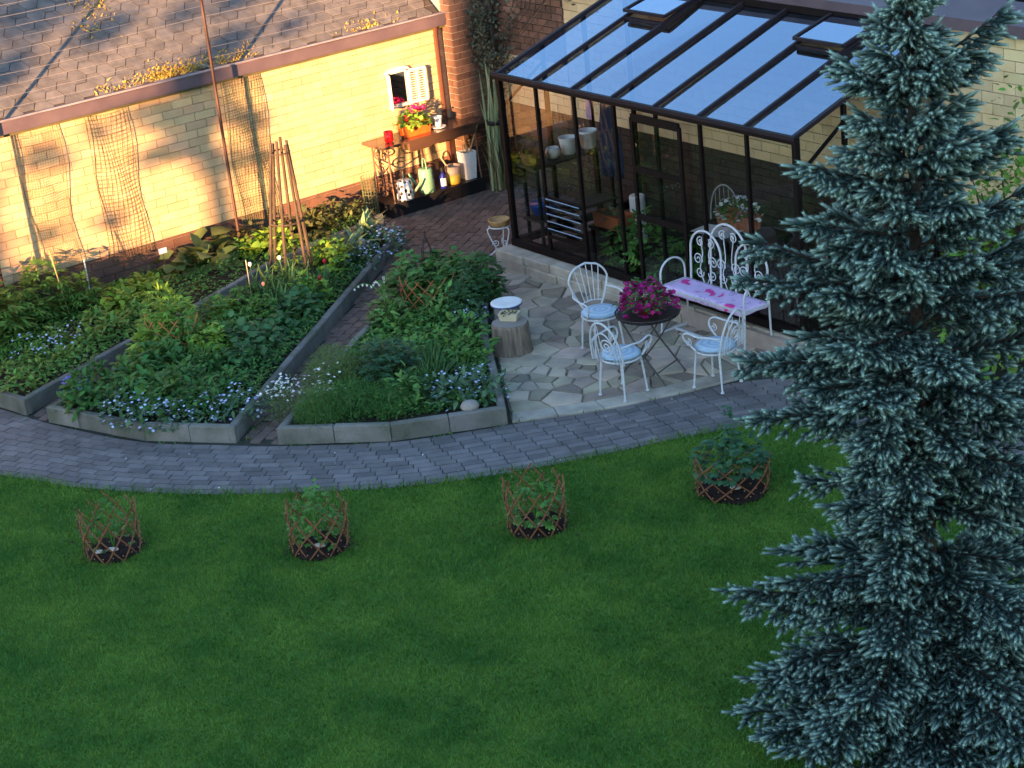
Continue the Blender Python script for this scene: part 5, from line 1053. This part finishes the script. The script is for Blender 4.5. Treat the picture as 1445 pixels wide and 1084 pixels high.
# mirror with louvred shutters on the wall
mi = thing('shutter_mirror', 'small white framed mirror with open slatted shutters on the sunlit wall', 'mirror', (XW+0.02, 0.78, 1.4)); bpy.context.view_layer.update()
def mpart(mb, name, m): me = mb.mesh(name, m); me.transform(W(mi)); return link(name, me, mi)
M_sh = mat('white_wood', (0.66, 0.62, 0.55), (0.58, 0.53, 0.46), 12, 0.6)
mx0 = XW+0.03
mpart(MB().box((mx0, 0.55, 1.63), (0.04, 0.035, 0.50)).box((mx0, 0.86, 1.63), (0.04, 0.035, 0.50)).box((mx0, 0.705, 1.395), (0.05, 0.36, 0.04)), 'frame', M_sh)
hd = [(mx0, 0.705+0.20*math.cos(a), 1.86+0.085*math.sin(a)**0.7) for a in np.linspace(0, math.pi, 11)]
mb = MB(); n_ = len(hd); mb.add([(mx0-0.02, p[1], p[2]) for p in hd]+[(mx0+0.02, p[1], p[2]) for p in hd], [tuple(range(n_, 2*n_)), tuple(range(n_-1, -1, -1))]+[(i, i+1, n_+i+1, n_+i) for i in range(n_-1)]+[(n_-1, 0, n_, 2*n_-1)]); mpart(mb, 'arched_head', M_sh)
mpart(MB().box((mx0-0.012, 0.705, 1.63), (0.006, 0.29, 0.46)), 'glass', mat('dark_mirror', (0.55, 0.55, 0.55), None, 3, 0.04, metallic=1.0))
for ya, yb_, out in ((0.875, 1.13, 0.05), (0.53, 0.46, 0.16)):
    sh = mpart(MB().bar((mx0+0.02, ya, 1.40), (mx0+0.02, ya, 1.86), 0.028).bar((mx0+out, yb_, 1.40), (mx0+out, yb_, 1.86), 0.028).bar((mx0+0.02, ya, 1.40), (mx0+out, yb_, 1.40), 0.028).bar((mx0+0.02, ya, 1.86), (mx0+out, yb_, 1.86), 0.028), 'shutter', M_sh)
    if ya > 0.8: mpart(MB().bar((mx0+0.035, (ya+yb_)/2, 1.40), (mx0+0.035, (ya+yb_)/2, 1.86), 0.022), 'shutter_stile', M_sh)
    for k in range(13):
        z = 1.43+k*0.0335; me = MB().bar((mx0+0.02, ya, z), (mx0+out, yb_, z), 0.018, 0.012).mesh('slat', M_sh); me.transform(W(mi)); link('slat', me, sh)
# tall bundle of dried reeds beside the pillar
rd = thing('reed_bundle', 'tall pale green bundle of reeds tied together beside the pillar', 'reed bundle', (-2.85, 1.83, 0.0))
V, F = sword(0.17, 44, 1.75, 0.034, 0.13, 5); link('reeds', npmesh('reeds', V, F, leafmat('reed', (0.27, 0.34, 0.19), (0.32, 0.36, 0.2), 0.3)), rd)
V, F = sword(0.18, 60, 0.95, 0.020, 0.25, 5); link('dry_reeds', npmesh('dry_reeds', V, F, leafmat('dry_reed', (0.16, 0.13, 0.06), (0.12, 0.10, 0.05), 0.4)), rd)
MB().tube([(0.10*math.cos(2*math.pi*i/14), 0.10*math.sin(2*math.pi*i/14), 0.98) for i in range(14)], 0.035, 6, closed=True).build('binding', M_blackplastic, rd)

# climber on the pillar, with added sprays over the roof corner
cl = thing('climbing_plant', 'sparse grey leaved climber over the brick pillar, with sprays added for roof reflections', 'climber', (-2.9, 1.95, 0)); bpy.context.view_layer.update()
cs = MB(); tips = []
for k in range(26):
    x, y, z = -3.0+rng.normal(0, 0.10), 2.02+rng.normal(0, 0.04), rng.uniform(1.2, 2.3); pts = [(x, y, z)]; dx_, dz_ = rng.uniform(-0.3, 0.9), rng.uniform(0.3, 1.0)
    for s in range(7):
        x += dx_*0.12+rng.normal(0, 0.04); y += rng.normal(-0.02, 0.03); z += dz_*0.17+rng.normal(0, 0.03); pts.append((x, min(y, 2.08), z)); tips.append((x, min(y, 2.08), z))
    cs.tube(pts, 0.007, 4)
for k in range(9):  # added sprays standing in for leaf reflections in the roof glass
    x, y, z = -2.2+0.1*k, 2.0, 2.75+rng.uniform(-0.2, 0.3); pts = [(x-0.7, 2.05, z-0.5), (x, y, z)]
    for q in range(6): x += rng.uniform(0.05, 0.22); y -= rng.uniform(0.0, 0.05); z += rng.uniform(-0.02, 0.13); pts.append((x, y, max(z, 3.0))); tips.append(pts[-1])
    cs.tube(pts, 0.006, 4)
wpart(cs.tube([(-2.95, 2.0, 0), (-3.0, 2.02, 1.0), (-2.92, 2.0, 2.0), (-2.98, 2.02, 3.4)], 0.03, 6), 'stem', M_bark, cl)
T_ = np.array(tips); T_ = np.repeat(T_, 6, 0)+rng.normal(0, 0.055, (len(T_)*6, 3)); n_ = len(T_)
V, F = leaves(T_, rng.normal(0, 1, (n_, 3)), np.array([0.4, -0.8, 0.5])+rng.normal(0, 0.5, (n_, 3)), 0.06*rng.uniform(0.6, 1.3, n_), 0.04*rng.uniform(0.6, 1.2, n_), 0.4)
me = npmesh('foliage', V, F, L_ever); me.transform(W(cl)); link('foliage', me, cl)

# ------------------------------------------------------------------ inside the greenhouse
sh = thing('plant_shelf', 'high wooden shelf across the glazed end of the greenhouse', 'shelf', (0.30, 0.75, 0)); bpy.context.view_layer.update()
wpart(MB().box((0.30, 0.70, 1.285), (0.34, 1.30, 0.03)), 'board', mat('dark_shelf_wood', (0.05, 0.035, 0.025), None, 8, 0.8), sh)
for y in (0.12, 1.28):
    for x in (0.16, 0.44): wpart(MB().box((x, y, 0.69), (0.035, 0.035, 1.16)), 'leg', M_brown_frame, sh)
wpart(MB().box((0.30, 0.70, 0.60), (0.34, 1.28, 0.03)), 'board', mat('dark_shelf_wood', (0.05, 0.035, 0.025)), sh)
ZSH = 1.3005
bsk = thing('wicker_basket', 'brown wicker basket with a hoop handle on the greenhouse shelf', 'basket', (0.26, 0.20, ZSH))
MB().lathe([(0.11, 0), (0.14, 0.06), (0.165, 0.16), (0.155, 0.165), (0.13, 0.06), (0.02, 0.02)], n=18).build('bowl', mat('wicker', (0.26, 0.13, 0.05), (0.14, 0.07, 0.03), 40, 0.8, 0.8, 60), bsk)
MB().tube([(0, 0.15*math.cos(a), 0.15+0.19*math.sin(a)) for a in np.linspace(0, math.pi, 13)], 0.010, 5).build('handle', mat('wicker', (0.26, 0.13, 0.05)), bsk)
def pot(name, label, loc, prof, m=M_pot, handle=None):
    t = thing(name, label, name.split('_')[-1], loc); MB().lathe(prof, n=22).build('body', m, t, True)
    if handle: MB().tube(handle, 0.005, 5).build('handle', M_wire, t)
    return t
pot('round_pot', 'small round white pot on the greenhouse shelf beside the basket', (0.29, 0.50, ZSH), [(0.05, 0), (0.085, 0.03), (0.098, 0.08), (0.08, 0.135), (0.07, 0.14), (0.075, 0.11), (0.01, 0.10)])
pot('plant_pot', 'tall white flowerpot in the middle of the greenhouse shelf', (0.30, 0.74, ZSH), [(0.075, 0), (0.09, 0.02), (0.115, 0.20), (0.122, 0.215), (0.11, 0.215), (0.10, 0.17), (0.01, 0.16)])
pot('white_bucket', 'white bucket with raised rim at the wall end of the greenhouse shelf', (0.30, 1.06, ZSH), [(0.085, 0), (0.095, 0.02), (0.115, 0.20), (0.125, 0.205), (0.125, 0.23), (0.11, 0.23), (0.10, 0.1), (0.01, 0.09)], M_pot, [(0, 0.12*math.cos(a), 0.21-0.09*math.sin(a)) for a in np.linspace(0, math.pi, 10)])
# hanging denim apron and cloth on a rail
rail = tag(MB().tube([(0.35, 0.98, 2.02), (1.35, 0.98, 2.02)], 0.012, 6).build('hanging_rail', M_brown_frame), 'thin rail under the greenhouse roof holding the apron', 'rail')
def cloth(name, label, cat, x0, x1, y, z0, z1, m, flare=1.3, k=16, amp=0.03):
    v = []; f = []; nz = 10; cx = (x0+x1)/2
    for j in range(nz+1):
        u = j/nz; w = (x1-x0)/2*(0.45+0.55*min(1, u*1.6)*flare)
        for i in range(k+1): s = -1+2*i/k; v.append((cx+s*w, y+amp*math.sin(i*1.25+j*0.15)*(0.3+u), z1+(z0-z1)*u+0.02*math.sin(i*0.9)*u))
    for j in range(nz):
        for i in range(k): a = j*(k+1)+i; f.append((a, a+1, a+k+2, a+k+1))
    o = MB().add(v, f).build(name, m, None, True); s_ = o.modifiers.new('thickness', 'SOLIDIFY'); s_.thickness = 0.006; tag(o, label, cat); return o
cloth('apron', 'dark navy apron hanging from the rail inside the greenhouse', 'apron', 0.62, 1.02, 0.98, 1.02, 2.02, mat('navy_cloth', (0.018, 0.028, 0.06), (0.012, 0.02, 0.045), 7, 0.95))
cloth('hand_towel', 'lilac towel hanging near the greenhouse shelf', 'towel', 0.40, 0.54, 0.98, 1.72, 2.02, mat('lilac_cloth', (0.40, 0.27, 0.45), None, 7, 0.95), 1.0, 8, 0.015)
bs = thing('enamel_basin', 'blue enamel basin with white inside at the greenhouse corner', 'basin', (0.26, 0.32, 0.6155))
MB().lathe([(0.12, 0), (0.16, 0.02), (0.20, 0.14), (0.205, 0.15)], n=26).build('outside', mat('blue_enamel', (0.015, 0.05, 0.22), None, 5, 0.3), bs, True)
MB().lathe([(0.205, 0.151), (0.195, 0.145), (0.15, 0.05), (0.01, 0.04)], n=26, cap=False).build('inside', M_pot, bs, True)
# crates and terracotta behind the louvre
cr = thing('terracotta_box', 'terracotta box of seedlings on a low stand behind the front glass', 'planter', (1.35, 0.55, 0.60), R(0))
tray(MB(), 0.46, 0.26, 0.17, 0.02, 1.08).build('box', M_terra, cr); link('seedlings', npmesh('seedlings', *bush(0.15, 0.10, 60, 0.06, 0.04), L_blue), cr).location = (0, 0, 0.11)
ls = thing('low_stand', 'dark low stand under the terracotta box', 'stand', (1.35, 0.55, 0.12)); MB().box((0, 0, 0.465), (0.6, 0.36, 0.03)).build('top', M_brown_frame, ls)
for a in (-0.26, 0.26):
    for b in (-0.14, 0.14): MB().box((a, b, 0.225), (0.035, 0.035, 0.45)).build('leg', M_brown_frame, ls)
wc = thing('white_canister', 'white canister standing under the navy apron', 'canister', (0.95, 1.25, 0.12)); MB().lathe([(0.10, 0), (0.10, 0.60), (0.09, 0.62)], n=18).build('body', M_pot, wc)
# tomato plants behind the front panes
for x, y, h_, lab in ((1.75, 0.35, 0.62, 'low leafy tomato plant behind the front glass next to the louvre'), (2.25, 0.30, 0.95, 'tallest leafy tomato plant just inside the greenhouse door post'), (2.75, 0.42, 0.75, 'leafy tomato plant seen through the sliding door'), (3.15, 0.5, 0.6, 'small leafy tomato plant seen through the right half of the door')):
    plant('tomato_plant', lab, 'plant', (x, y, 0.12), lambda h_=h_: compound(0.32, h_, 150, 0.11, 0.04, 4), leafmat('tomato_leaf', (0.07, 0.19, 0.035), (0.09, 0.22, 0.045)))
gt = thing('potting_table', 'dark potting table inside the greenhouse behind the bench', 'table', (3.35, 0.78, 0.12))
MB().box((0, 0, 0.74), (1.15, 0.6, 0.03)).build('tabletop', M_brown_frame, gt)
for a in (-0.52, 0.52):
    for b in (-0.26, 0.26): MB().box((a, b, 0.3625), (0.04, 0.04, 0.725)).build('leg', M_brown_frame, gt)
ws = MB()
for i in range(9):
    for j in range(5): ws.v.append((-0.27+0.54*i/8, -0.16+0.32*j/4, 0.008+0.004*math.sin(i*2+j)))
ws.f = [(i*5+j, (i+1)*5+j, (i+1)*5+j+1, i*5+j+1) for i in range(8) for j in range(4)]
wsh = ws.build('white_sheet', M_pot, None, True, loc=(3.18, 0.60, 0.877)); wsh.rotation_euler = (0, 0, 0.12); tag(wsh, 'pale sheet lying on the potting table edge', 'sheet')
tg = thing('flower_trough', 'terracotta trough of white petunias on the potting table', 'planter', (3.25, 0.88, 0.876))
tray(MB(), 0.52, 0.18, 0.17, 0.015, 1.1).build('trough', M_terra, tg); link('foliage', npmesh('foliage', *bush(0.30, 0.20, 240, 0.05, 0.03), L_dark), tg).location = (0, 0, 0.13)
d = hemi(60); link('flowers', npmesh('flowers', *petals(d*np.array([0.34, 0.20, 0.23])+np.array([0, 0, 0.13]), 0.030), F_white), tg)['kind'] = 'stuff'
def wire_chair(label, x, y, rz):
    t = thing('wire_chair', label, 'chair', (x, y, 0.12), rz)
    MB().tube([(0.2*math.cos(2*math.pi*i/20), 0.2*math.sin(2*math.pi*i/20), 0.45) for i in range(20)], 0.010, 5, closed=True).build('seat_ring', M_wire, t)
    MB().lathe([(0.02, 0.455), (0.19, 0.455), (0.19, 0.47), (0.02, 0.475)], n=20).build('seat_pad', mat('grey_pad', (0.22, 0.24, 0.26), None, 5, 0.9), t)
    MB().tube([(0.2*math.cos(a), -0.19, 0.45+0.47*math.sin(a)**0.8 if math.sin(a) > 0 else 0.45) for a in np.linspace(0, math.pi, 19)], 0.010, 5).build('back_hoop', M_wire, t)
    for k in range(-2, 3): MB().tube([(k*0.06, -0.19, 0.46), (k*0.06, -0.19, 0.45+0.45*math.sqrt(1-(k*0.06/0.2)**2))], 0.004, 4).build('spindle', M_wire, t)
    for s in (-1, 1):
        for q in (-1, 1): MB().tube([(s*0.15, q*0.13, 0.45), (-s*0.19, q*0.15, 0.0)] if q > 5 else [(s*0.14, q*0.14, 0.45), (s*0.17, q*0.17, 0.0)], 0.009, 5).build('leg', M_wire, t)
wire_chair('grey wire chair inside the greenhouse beside the flower trough', 4.05, 1.15, R(150))
wire_chair('grey wire chair tucked inside the greenhouse behind the sliding door', 2.35, 1.35, R(200))
tag(MB().lathe([(0.02, 0), (0.07, 0.02), (0.085, 0.10), (0.06, 0.17), (0.02, 0.185)], (5.27, 0.62, 1.28), 14).build('clay_lantern', mat('orange_clay', (0.55, 0.17, 0.07), None, 8, 0.7), smooth=True), 'orange clay lantern hung on the greenhouse end post', 'lantern')

# ------------------------------------------------------------------ blue spruce
SPX, SPY, SPH = 10.72, -4.20, 5.30
spruce = thing('spruce_tree', 'tall blue spruce with silvery shoot tips standing on the lawn', 'tree', (SPX, SPY, 0))
MB().tube([(0, 0, 0), (0.02, 0.0, 1.5), (-0.01, 0.02, 3.2), (0, 0, SPH-0.1)], [0.11, 0.085, 0.05, 0.015], 10).build('trunk', mat('dark_spruce_bark', (0.045, 0.032, 0.026), (0.022, 0.018, 0.015), 14, 0.95, 0.8, 50), spruce)
M_needle = bpy.data.materials.new('spruce_needles'); M_needle.use_nodes = True; _n = M_needle.node_tree.nodes; _l = M_needle.node_tree.links
at = _n.new('ShaderNodeAttribute'); at.attribute_name = 'tip'
mx = _n.new('ShaderNodeMix'); mx.data_type = 'RGBA'; mx.inputs[6].default_value = (0.017, 0.045, 0.042, 1); mx.inputs[7].default_value = (0.46, 0.65, 0.55, 1); _l.new(at.outputs['Fac'], mx.inputs[0])  # pale new growth at tips; dark end also stands in for crown shade
_l.new(mx.outputs[2], _n['Principled BSDF'].inputs['Base Color']); _n['Principled BSDF'].inputs['Roughness'].default_value = 0.65; _n['Principled BSDF'].inputs['Specular IOR Level'].default_value = 0.2
def shoot_proto(nn):
    """one shoot along +Z, unit length: a slim core closely set with needles that sweep forward"""
    V = []; F = []; T = []
    prof = ((0.08, 0.0), (0.185, 0.62), (0.09, 1.04)); k = 4
    for r, z in prof:
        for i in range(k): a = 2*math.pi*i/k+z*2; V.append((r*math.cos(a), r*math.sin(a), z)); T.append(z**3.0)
    for j in range(len(prof)-1):
        for i in range(k): i2 = (i+1) % k; F += [(j*k+i, j*k+i2, (j+1)*k+i2), (j*k+i, (j+1)*k+i2, (j+1)*k+i)]
    b = (len(prof)-1)*k
    for i in range(1, k-1): F.append((b, b+i, b+i+1))
    for q in range(nn):
        z = 0.02+0.96*(q+0.5)/nn; a = q*2.399+rng.uniform(-0.3, 0.3); up = 0.15+0.12*z; r = 0.275*(1-0.35*z**5)*rng.uniform(0.75, 1.2)
        c, s_ = math.cos(a), math.sin(a); w = 0.031; n0 = len(V)
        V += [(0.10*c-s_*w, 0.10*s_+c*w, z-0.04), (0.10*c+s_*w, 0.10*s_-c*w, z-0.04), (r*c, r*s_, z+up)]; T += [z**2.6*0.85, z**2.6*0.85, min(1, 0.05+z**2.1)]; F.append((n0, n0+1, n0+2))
    return np.array(V), np.array(F), np.array(T)
SHO = [shoot_proto(48) for _ in range(5)]
sV, sF, sT, sk = [], [], [], 0; twigs = MB()
def frame_to(d):
    d = d/np.linalg.norm(d); u = np.cross(d, [0.3, 0.2, 1.0]); u /= np.linalg.norm(u); w = np.cross(d, u); return np.column_stack([u, w, d])
def add_shoot(p, d, L, fat, tipv):
    global sk
    V, F, T = SHO[rng.integers(5)]; M = frame_to(np.asarray(d, float)); a = rng.uniform(0, 6.28); Rz = np.array([[math.cos(a), -math.sin(a), 0], [math.sin(a), math.cos(a), 0], [0, 0, 1]])
    v = (V*np.array([fat, fat, L])) @ (M @ Rz).T + p
    sV.append(v); sF.append(F+sk); sT.append(T*tipv); sk += len(v)
def radius(z): return np.interp(z, [0.15, 0.6, 1.2, 2.0, 2.8, 3.3, 3.7, 4.0, 4.35, 4.7, 5.0, SPH], [1.32, 1.28, 1.14, 1.02, 1.0, 0.92, 0.74, 0.54, 0.46, 0.32, 0.17, 0.05])
brs = []; z = 0.20; ph = 0.0
while z < SPH-0.12:
    nb = 8 if z < 3.4 else 6; ph += 0.9
    for k in range(nb):
        brs.append((z+rng.uniform(-0.11, 0.11), ph+2*math.pi*k/nb+rng.uniform(-0.30, 0.30), radius(z)*rng.uniform(0.55, 1.14)))
    z += 0.28 if z < 3.4 else 0.20
left = math.atan2(-_r0[1], -_r0[0])
for zz, L, da in ((3.38, 1.15, 0.05), (2.85, 1.24, -0.05), (2.5, 1.2, 0.12), (1.12, 1.40, 0.12), (0.55, 1.32, 0.2), (0.35, 1.45, 0.5), (0.30, 1.55, 0.85), (0.22, 1.6, 1.2), (0.30, 1.6, 1.55), (0.22, 1.55, 1.9), (0.3, 1.5, 2.3), (0.6, 1.45, 1.0), (0.65, 1.45, 1.75), (4.05, 0.68, 0.15), (4.1, 0.62, math.pi+0.1), (4.75, 0.56, math.pi-0.2)): brs.append((zz, left+da, L))
for (bz_, ba, bl) in brs:
    if 1.35 < bz_ < 2.25 and math.cos(ba-left) > 0.55: bl *= 0.66
    elif bz_ < 3.3 and math.cos(ba-left) > 0.55: bl *= 0.93
    o2 = np.array([math.cos(ba), math.sin(ba), 0]); droop = np.interp(bz_, [0.2, 2.5, 4.2, 5.1], [-0.16, -0.10, 0.25, 0.8])+rng.uniform(-0.10, 0.10); side = np.array([-o2[1], o2[0], 0]); curl = rng.uniform(0.05, 0.22)
    nseg = 9; pts = []
    for i in range(nseg+1):
        u = i/nseg; pts.append(np.array([0, 0, bz_])+o2*bl*u+np.array([0, 0, bl*(droop*u+curl*u*u)])+side*0.07*bl*math.sin(u*2.5+ba*3))
    twigs.tube([tuple(p) for p in pts], [0.018*(1-0.75*i/nseg)*(0.5+bl/2) for i in range(nseg+1)], 5)
    axis = norm((pts[-1]-pts[-2])[None])[0]; vigour = rng.uniform(0.75, 1.15)
    n_tw = int(6+bl*9)
    for q in range(int(11*bl)):
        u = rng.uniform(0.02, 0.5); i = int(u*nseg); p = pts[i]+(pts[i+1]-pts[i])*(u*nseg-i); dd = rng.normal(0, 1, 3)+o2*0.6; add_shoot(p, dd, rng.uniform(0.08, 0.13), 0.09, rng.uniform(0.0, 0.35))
    for j in range(n_tw):
        u = 0.10+0.90*(j+rng.random()*0.7)/n_tw; i = min(nseg-1, int(u*nseg)); base = pts[i]+(pts[i+1]-pts[i])*(u*nseg-i)
        for s in (-1, 1):
            if rng.random() < 0.08: continue
            tl = (bl*0.34*(1.08-u)**0.6*rng.uniform(0.55, 1.25)+0.06)*(1 if u > 0.3 else 0.75)
            dr = norm((o2*rng.uniform(0.7, 1.1)+side*s*rng.uniform(0.35, 0.85)+np.array([0, 0, rng.uniform(-0.38, 0.12)]))[None])[0]; sd2 = np.cross(dr, [0, 0, 1.0])
            twigs.tube([tuple(base), tuple(base+dr*tl)], [0.006, 0.003], 3, cap=False)
            ns = max(2, int(tl/0.064))
            for q in range(ns):
                f_ = (q+0.6)/ns; p = base+dr*tl*f_
                for s2 in (-1, 1):
                    if rng.random() < 0.10: continue
                    L = rng.uniform(0.055, 0.105)*vigour; d2 = dr*0.95+sd2*s2*rng.uniform(0.25, 0.8)+np.array([0, 0, rng.uniform(-0.35, 0.40)])
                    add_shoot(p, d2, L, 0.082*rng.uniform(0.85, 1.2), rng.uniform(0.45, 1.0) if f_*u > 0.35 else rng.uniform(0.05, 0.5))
                    if rng.random() < 0.18: add_shoot(p, dr*0.6+np.array([0, 0, rng.choice([-0.7, 0.8])])+rng.normal(0, 0.2, 3), L*0.8, 0.07, rng.uniform(0.2, 0.9))
            add_shoot(base+dr*tl*0.93, dr+np.array([0, 0, 0.10]), rng.uniform(0.09, 0.14)*vigour, 0.082, rng.uniform(0.65, 1.0))
        if u > 0.3: add_shoot(base, o2*0.9+np.array([0, 0, rng.uniform(0.2, 0.8)])+rng.normal(0, 0.2, 3), rng.uniform(0.07, 0.11), 0.075, rng.uniform(0.3, 1.0))
    add_shoot(pts[-1]-axis*0.02, axis, 0.14, 0.085, 1.0)
for k in range(46): a = rng.uniform(0, 6.28); add_shoot(np.array([0, 0, rng.uniform(4.3, SPH-0.05)]), np.array([math.cos(a), math.sin(a), rng.uniform(0.4, 1.2)]), 0.11, 0.08, 0.8)
add_shoot(np.array([0, 0, SPH-0.12]), np.array([0, 0, 1.0]), 0.22, 0.09, 0.9)
V = np.vstack(sV); F = np.vstack(sF); T = np.concatenate(sT); 
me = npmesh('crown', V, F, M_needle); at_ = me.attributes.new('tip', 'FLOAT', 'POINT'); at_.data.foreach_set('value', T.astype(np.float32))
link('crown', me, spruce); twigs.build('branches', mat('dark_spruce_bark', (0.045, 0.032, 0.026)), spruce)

# green shrub by the back wall, right of the greenhouse
gs = thing('garden_shrub', 'bright green leafy shrub against the yellow wall behind the spruce', 'shrub', (6.9, 1.45, 0))
V, F = bush(0.85, 2.5, 2600, 0.10, 0.06); link('crown', npmesh('crown', V, F, leafmat('bright_shrub_leaf', (0.11, 0.24, 0.03), (0.14, 0.26, 0.04))), gs)
st_ = MB()
for k in range(7): a = 0.9*k; st_.tube([(0.1*math.cos(a), 0.1*math.sin(a), 0), (0.3*math.cos(a), 0.3*math.sin(a), 1.1), (0.5*math.cos(a), 0.5*math.sin(a), 1.9)], [0.03, 0.02, 0.008], 5)
st_.build('stem', M_bark, gs)

# ------------------------------------------------------------------ unseen shade casters towards the low sun: added blocks and shaped trees
NL = np.array([-SUN_H[1]*-1, SUN_H[0]*-1])  # lateral axis, pointing to +x +y
def shade_xy(lat, s): return NL*lat + SUN_H*s
def shade_box(t, l0, l1, s0, s1, z1, m, name='wall', z0=0.0):
    q = [shade_xy(l0, s0), shade_xy(l1, s0), shade_xy(l1, s1), shade_xy(l0, s1)]
    if np.cross(q[1]-q[0], q[2]-q[1]) < 0: q = q[::-1]
    me = MB().prism([tuple(p-np.array(t.location[:2])) for p in q], z0, z1).mesh(name, m); return link(name, me, t)
M_rend = mat('grey_render', (0.45, 0.42, 0.38), (0.38, 0.36, 0.33), 1, 0.9)
ap = thing('shade_block', 'tall grey block added unseen behind the camera to shade the garden', 'shade caster', (*shade_xy(8, -48), 0))
shade_box(ap, -2.02, 26, -52, -42, 15.5, M_rend)  # added shade caster; its side edge sets where direct sun ends
lh = thing('low_shade_block', 'long low block added unseen beside the tall one to shade the wall foot', 'shade caster', (*shade_xy(-12, -46), 0))
shade_box(lh, -22, -1.97, -50, -43, 7.05, M_rend)  # added shade caster; its top edge keeps sun off lawn and wall foot
def shade_tree(lat, s, h, blobs, label):  # leaf clumps are placed to drop shade on chosen parts of wall and roof
    x, y = shade_xy(lat, s); t = thing('shade_tree', label, 'tree', (x, y, 0)); MB().tube([(0, 0, 0), (0.1, 0, h*0.5), (0, 0.1, h)], [0.22, 0.16, 0.05], 8).build('trunk', M_bark, t)
    VF = []
    for (dl, z, r, n_) in blobs:
        c = np.array([*(NL*dl), z]); d = norm(rng.normal(size=(n_, 3)))*(rng.random((n_, 1))**0.5); p = c+d*r
        VF.append(leaves(p, rng.normal(0, 1, (n_, 3)), rng.normal(0, 1, (n_, 3)), 0.13, 0.085, 0.4))
    link('crown', npmesh('crown', *merge(*VF), L_mid), t)
shade_tree(-4.25, -24, 6.6, [(0.0, 5.85, 0.34, 230), (-0.10, 5.40, 0.30, 170), (0.08, 5.02, 0.24, 100), (0.40, 5.6, 0.20, 80), (0.42, 5.1, 0.15, 44), (-0.34, 5.8, 0.26, 100), (-0.42, 5.2, 0.16, 34), (0.2, 6.7, 0.24, 90), (-0.05, 7.25, 0.30, 140), (0.1, 6.3, 0.34, 190), (0.35, 8.0, 0.5, 260)], 'slim broadleaf tree out of view, its crown shaped to shade the wall')
shade_tree(-5.95, -24.5, 7.2, [(-0.2, 7.45, 0.6, 620), (0.0, 6.55, 0.26, 130), (0.56, 5.5, 0.22, 70), (0.45, 4.5, 0.15, 30), (0.15, 5.2, 0.15, 34), (0.95, 5.75, 0.15, 30), (0.95, 4.6, 0.13, 26), (-0.7, 8.3, 0.7, 600), (0.5, 8.0, 0.5, 360), (1.0, 7.9, 0.35, 170), (0.6, 7.0, 0.26, 100), (1.25, 7.1, 0.2, 50), (2.0, 7.6, 0.3, 120), (2.4, 6.9, 0.16, 36)], 'bushier broadleaf tree out of view, its crown shaped to shade wall and roof')
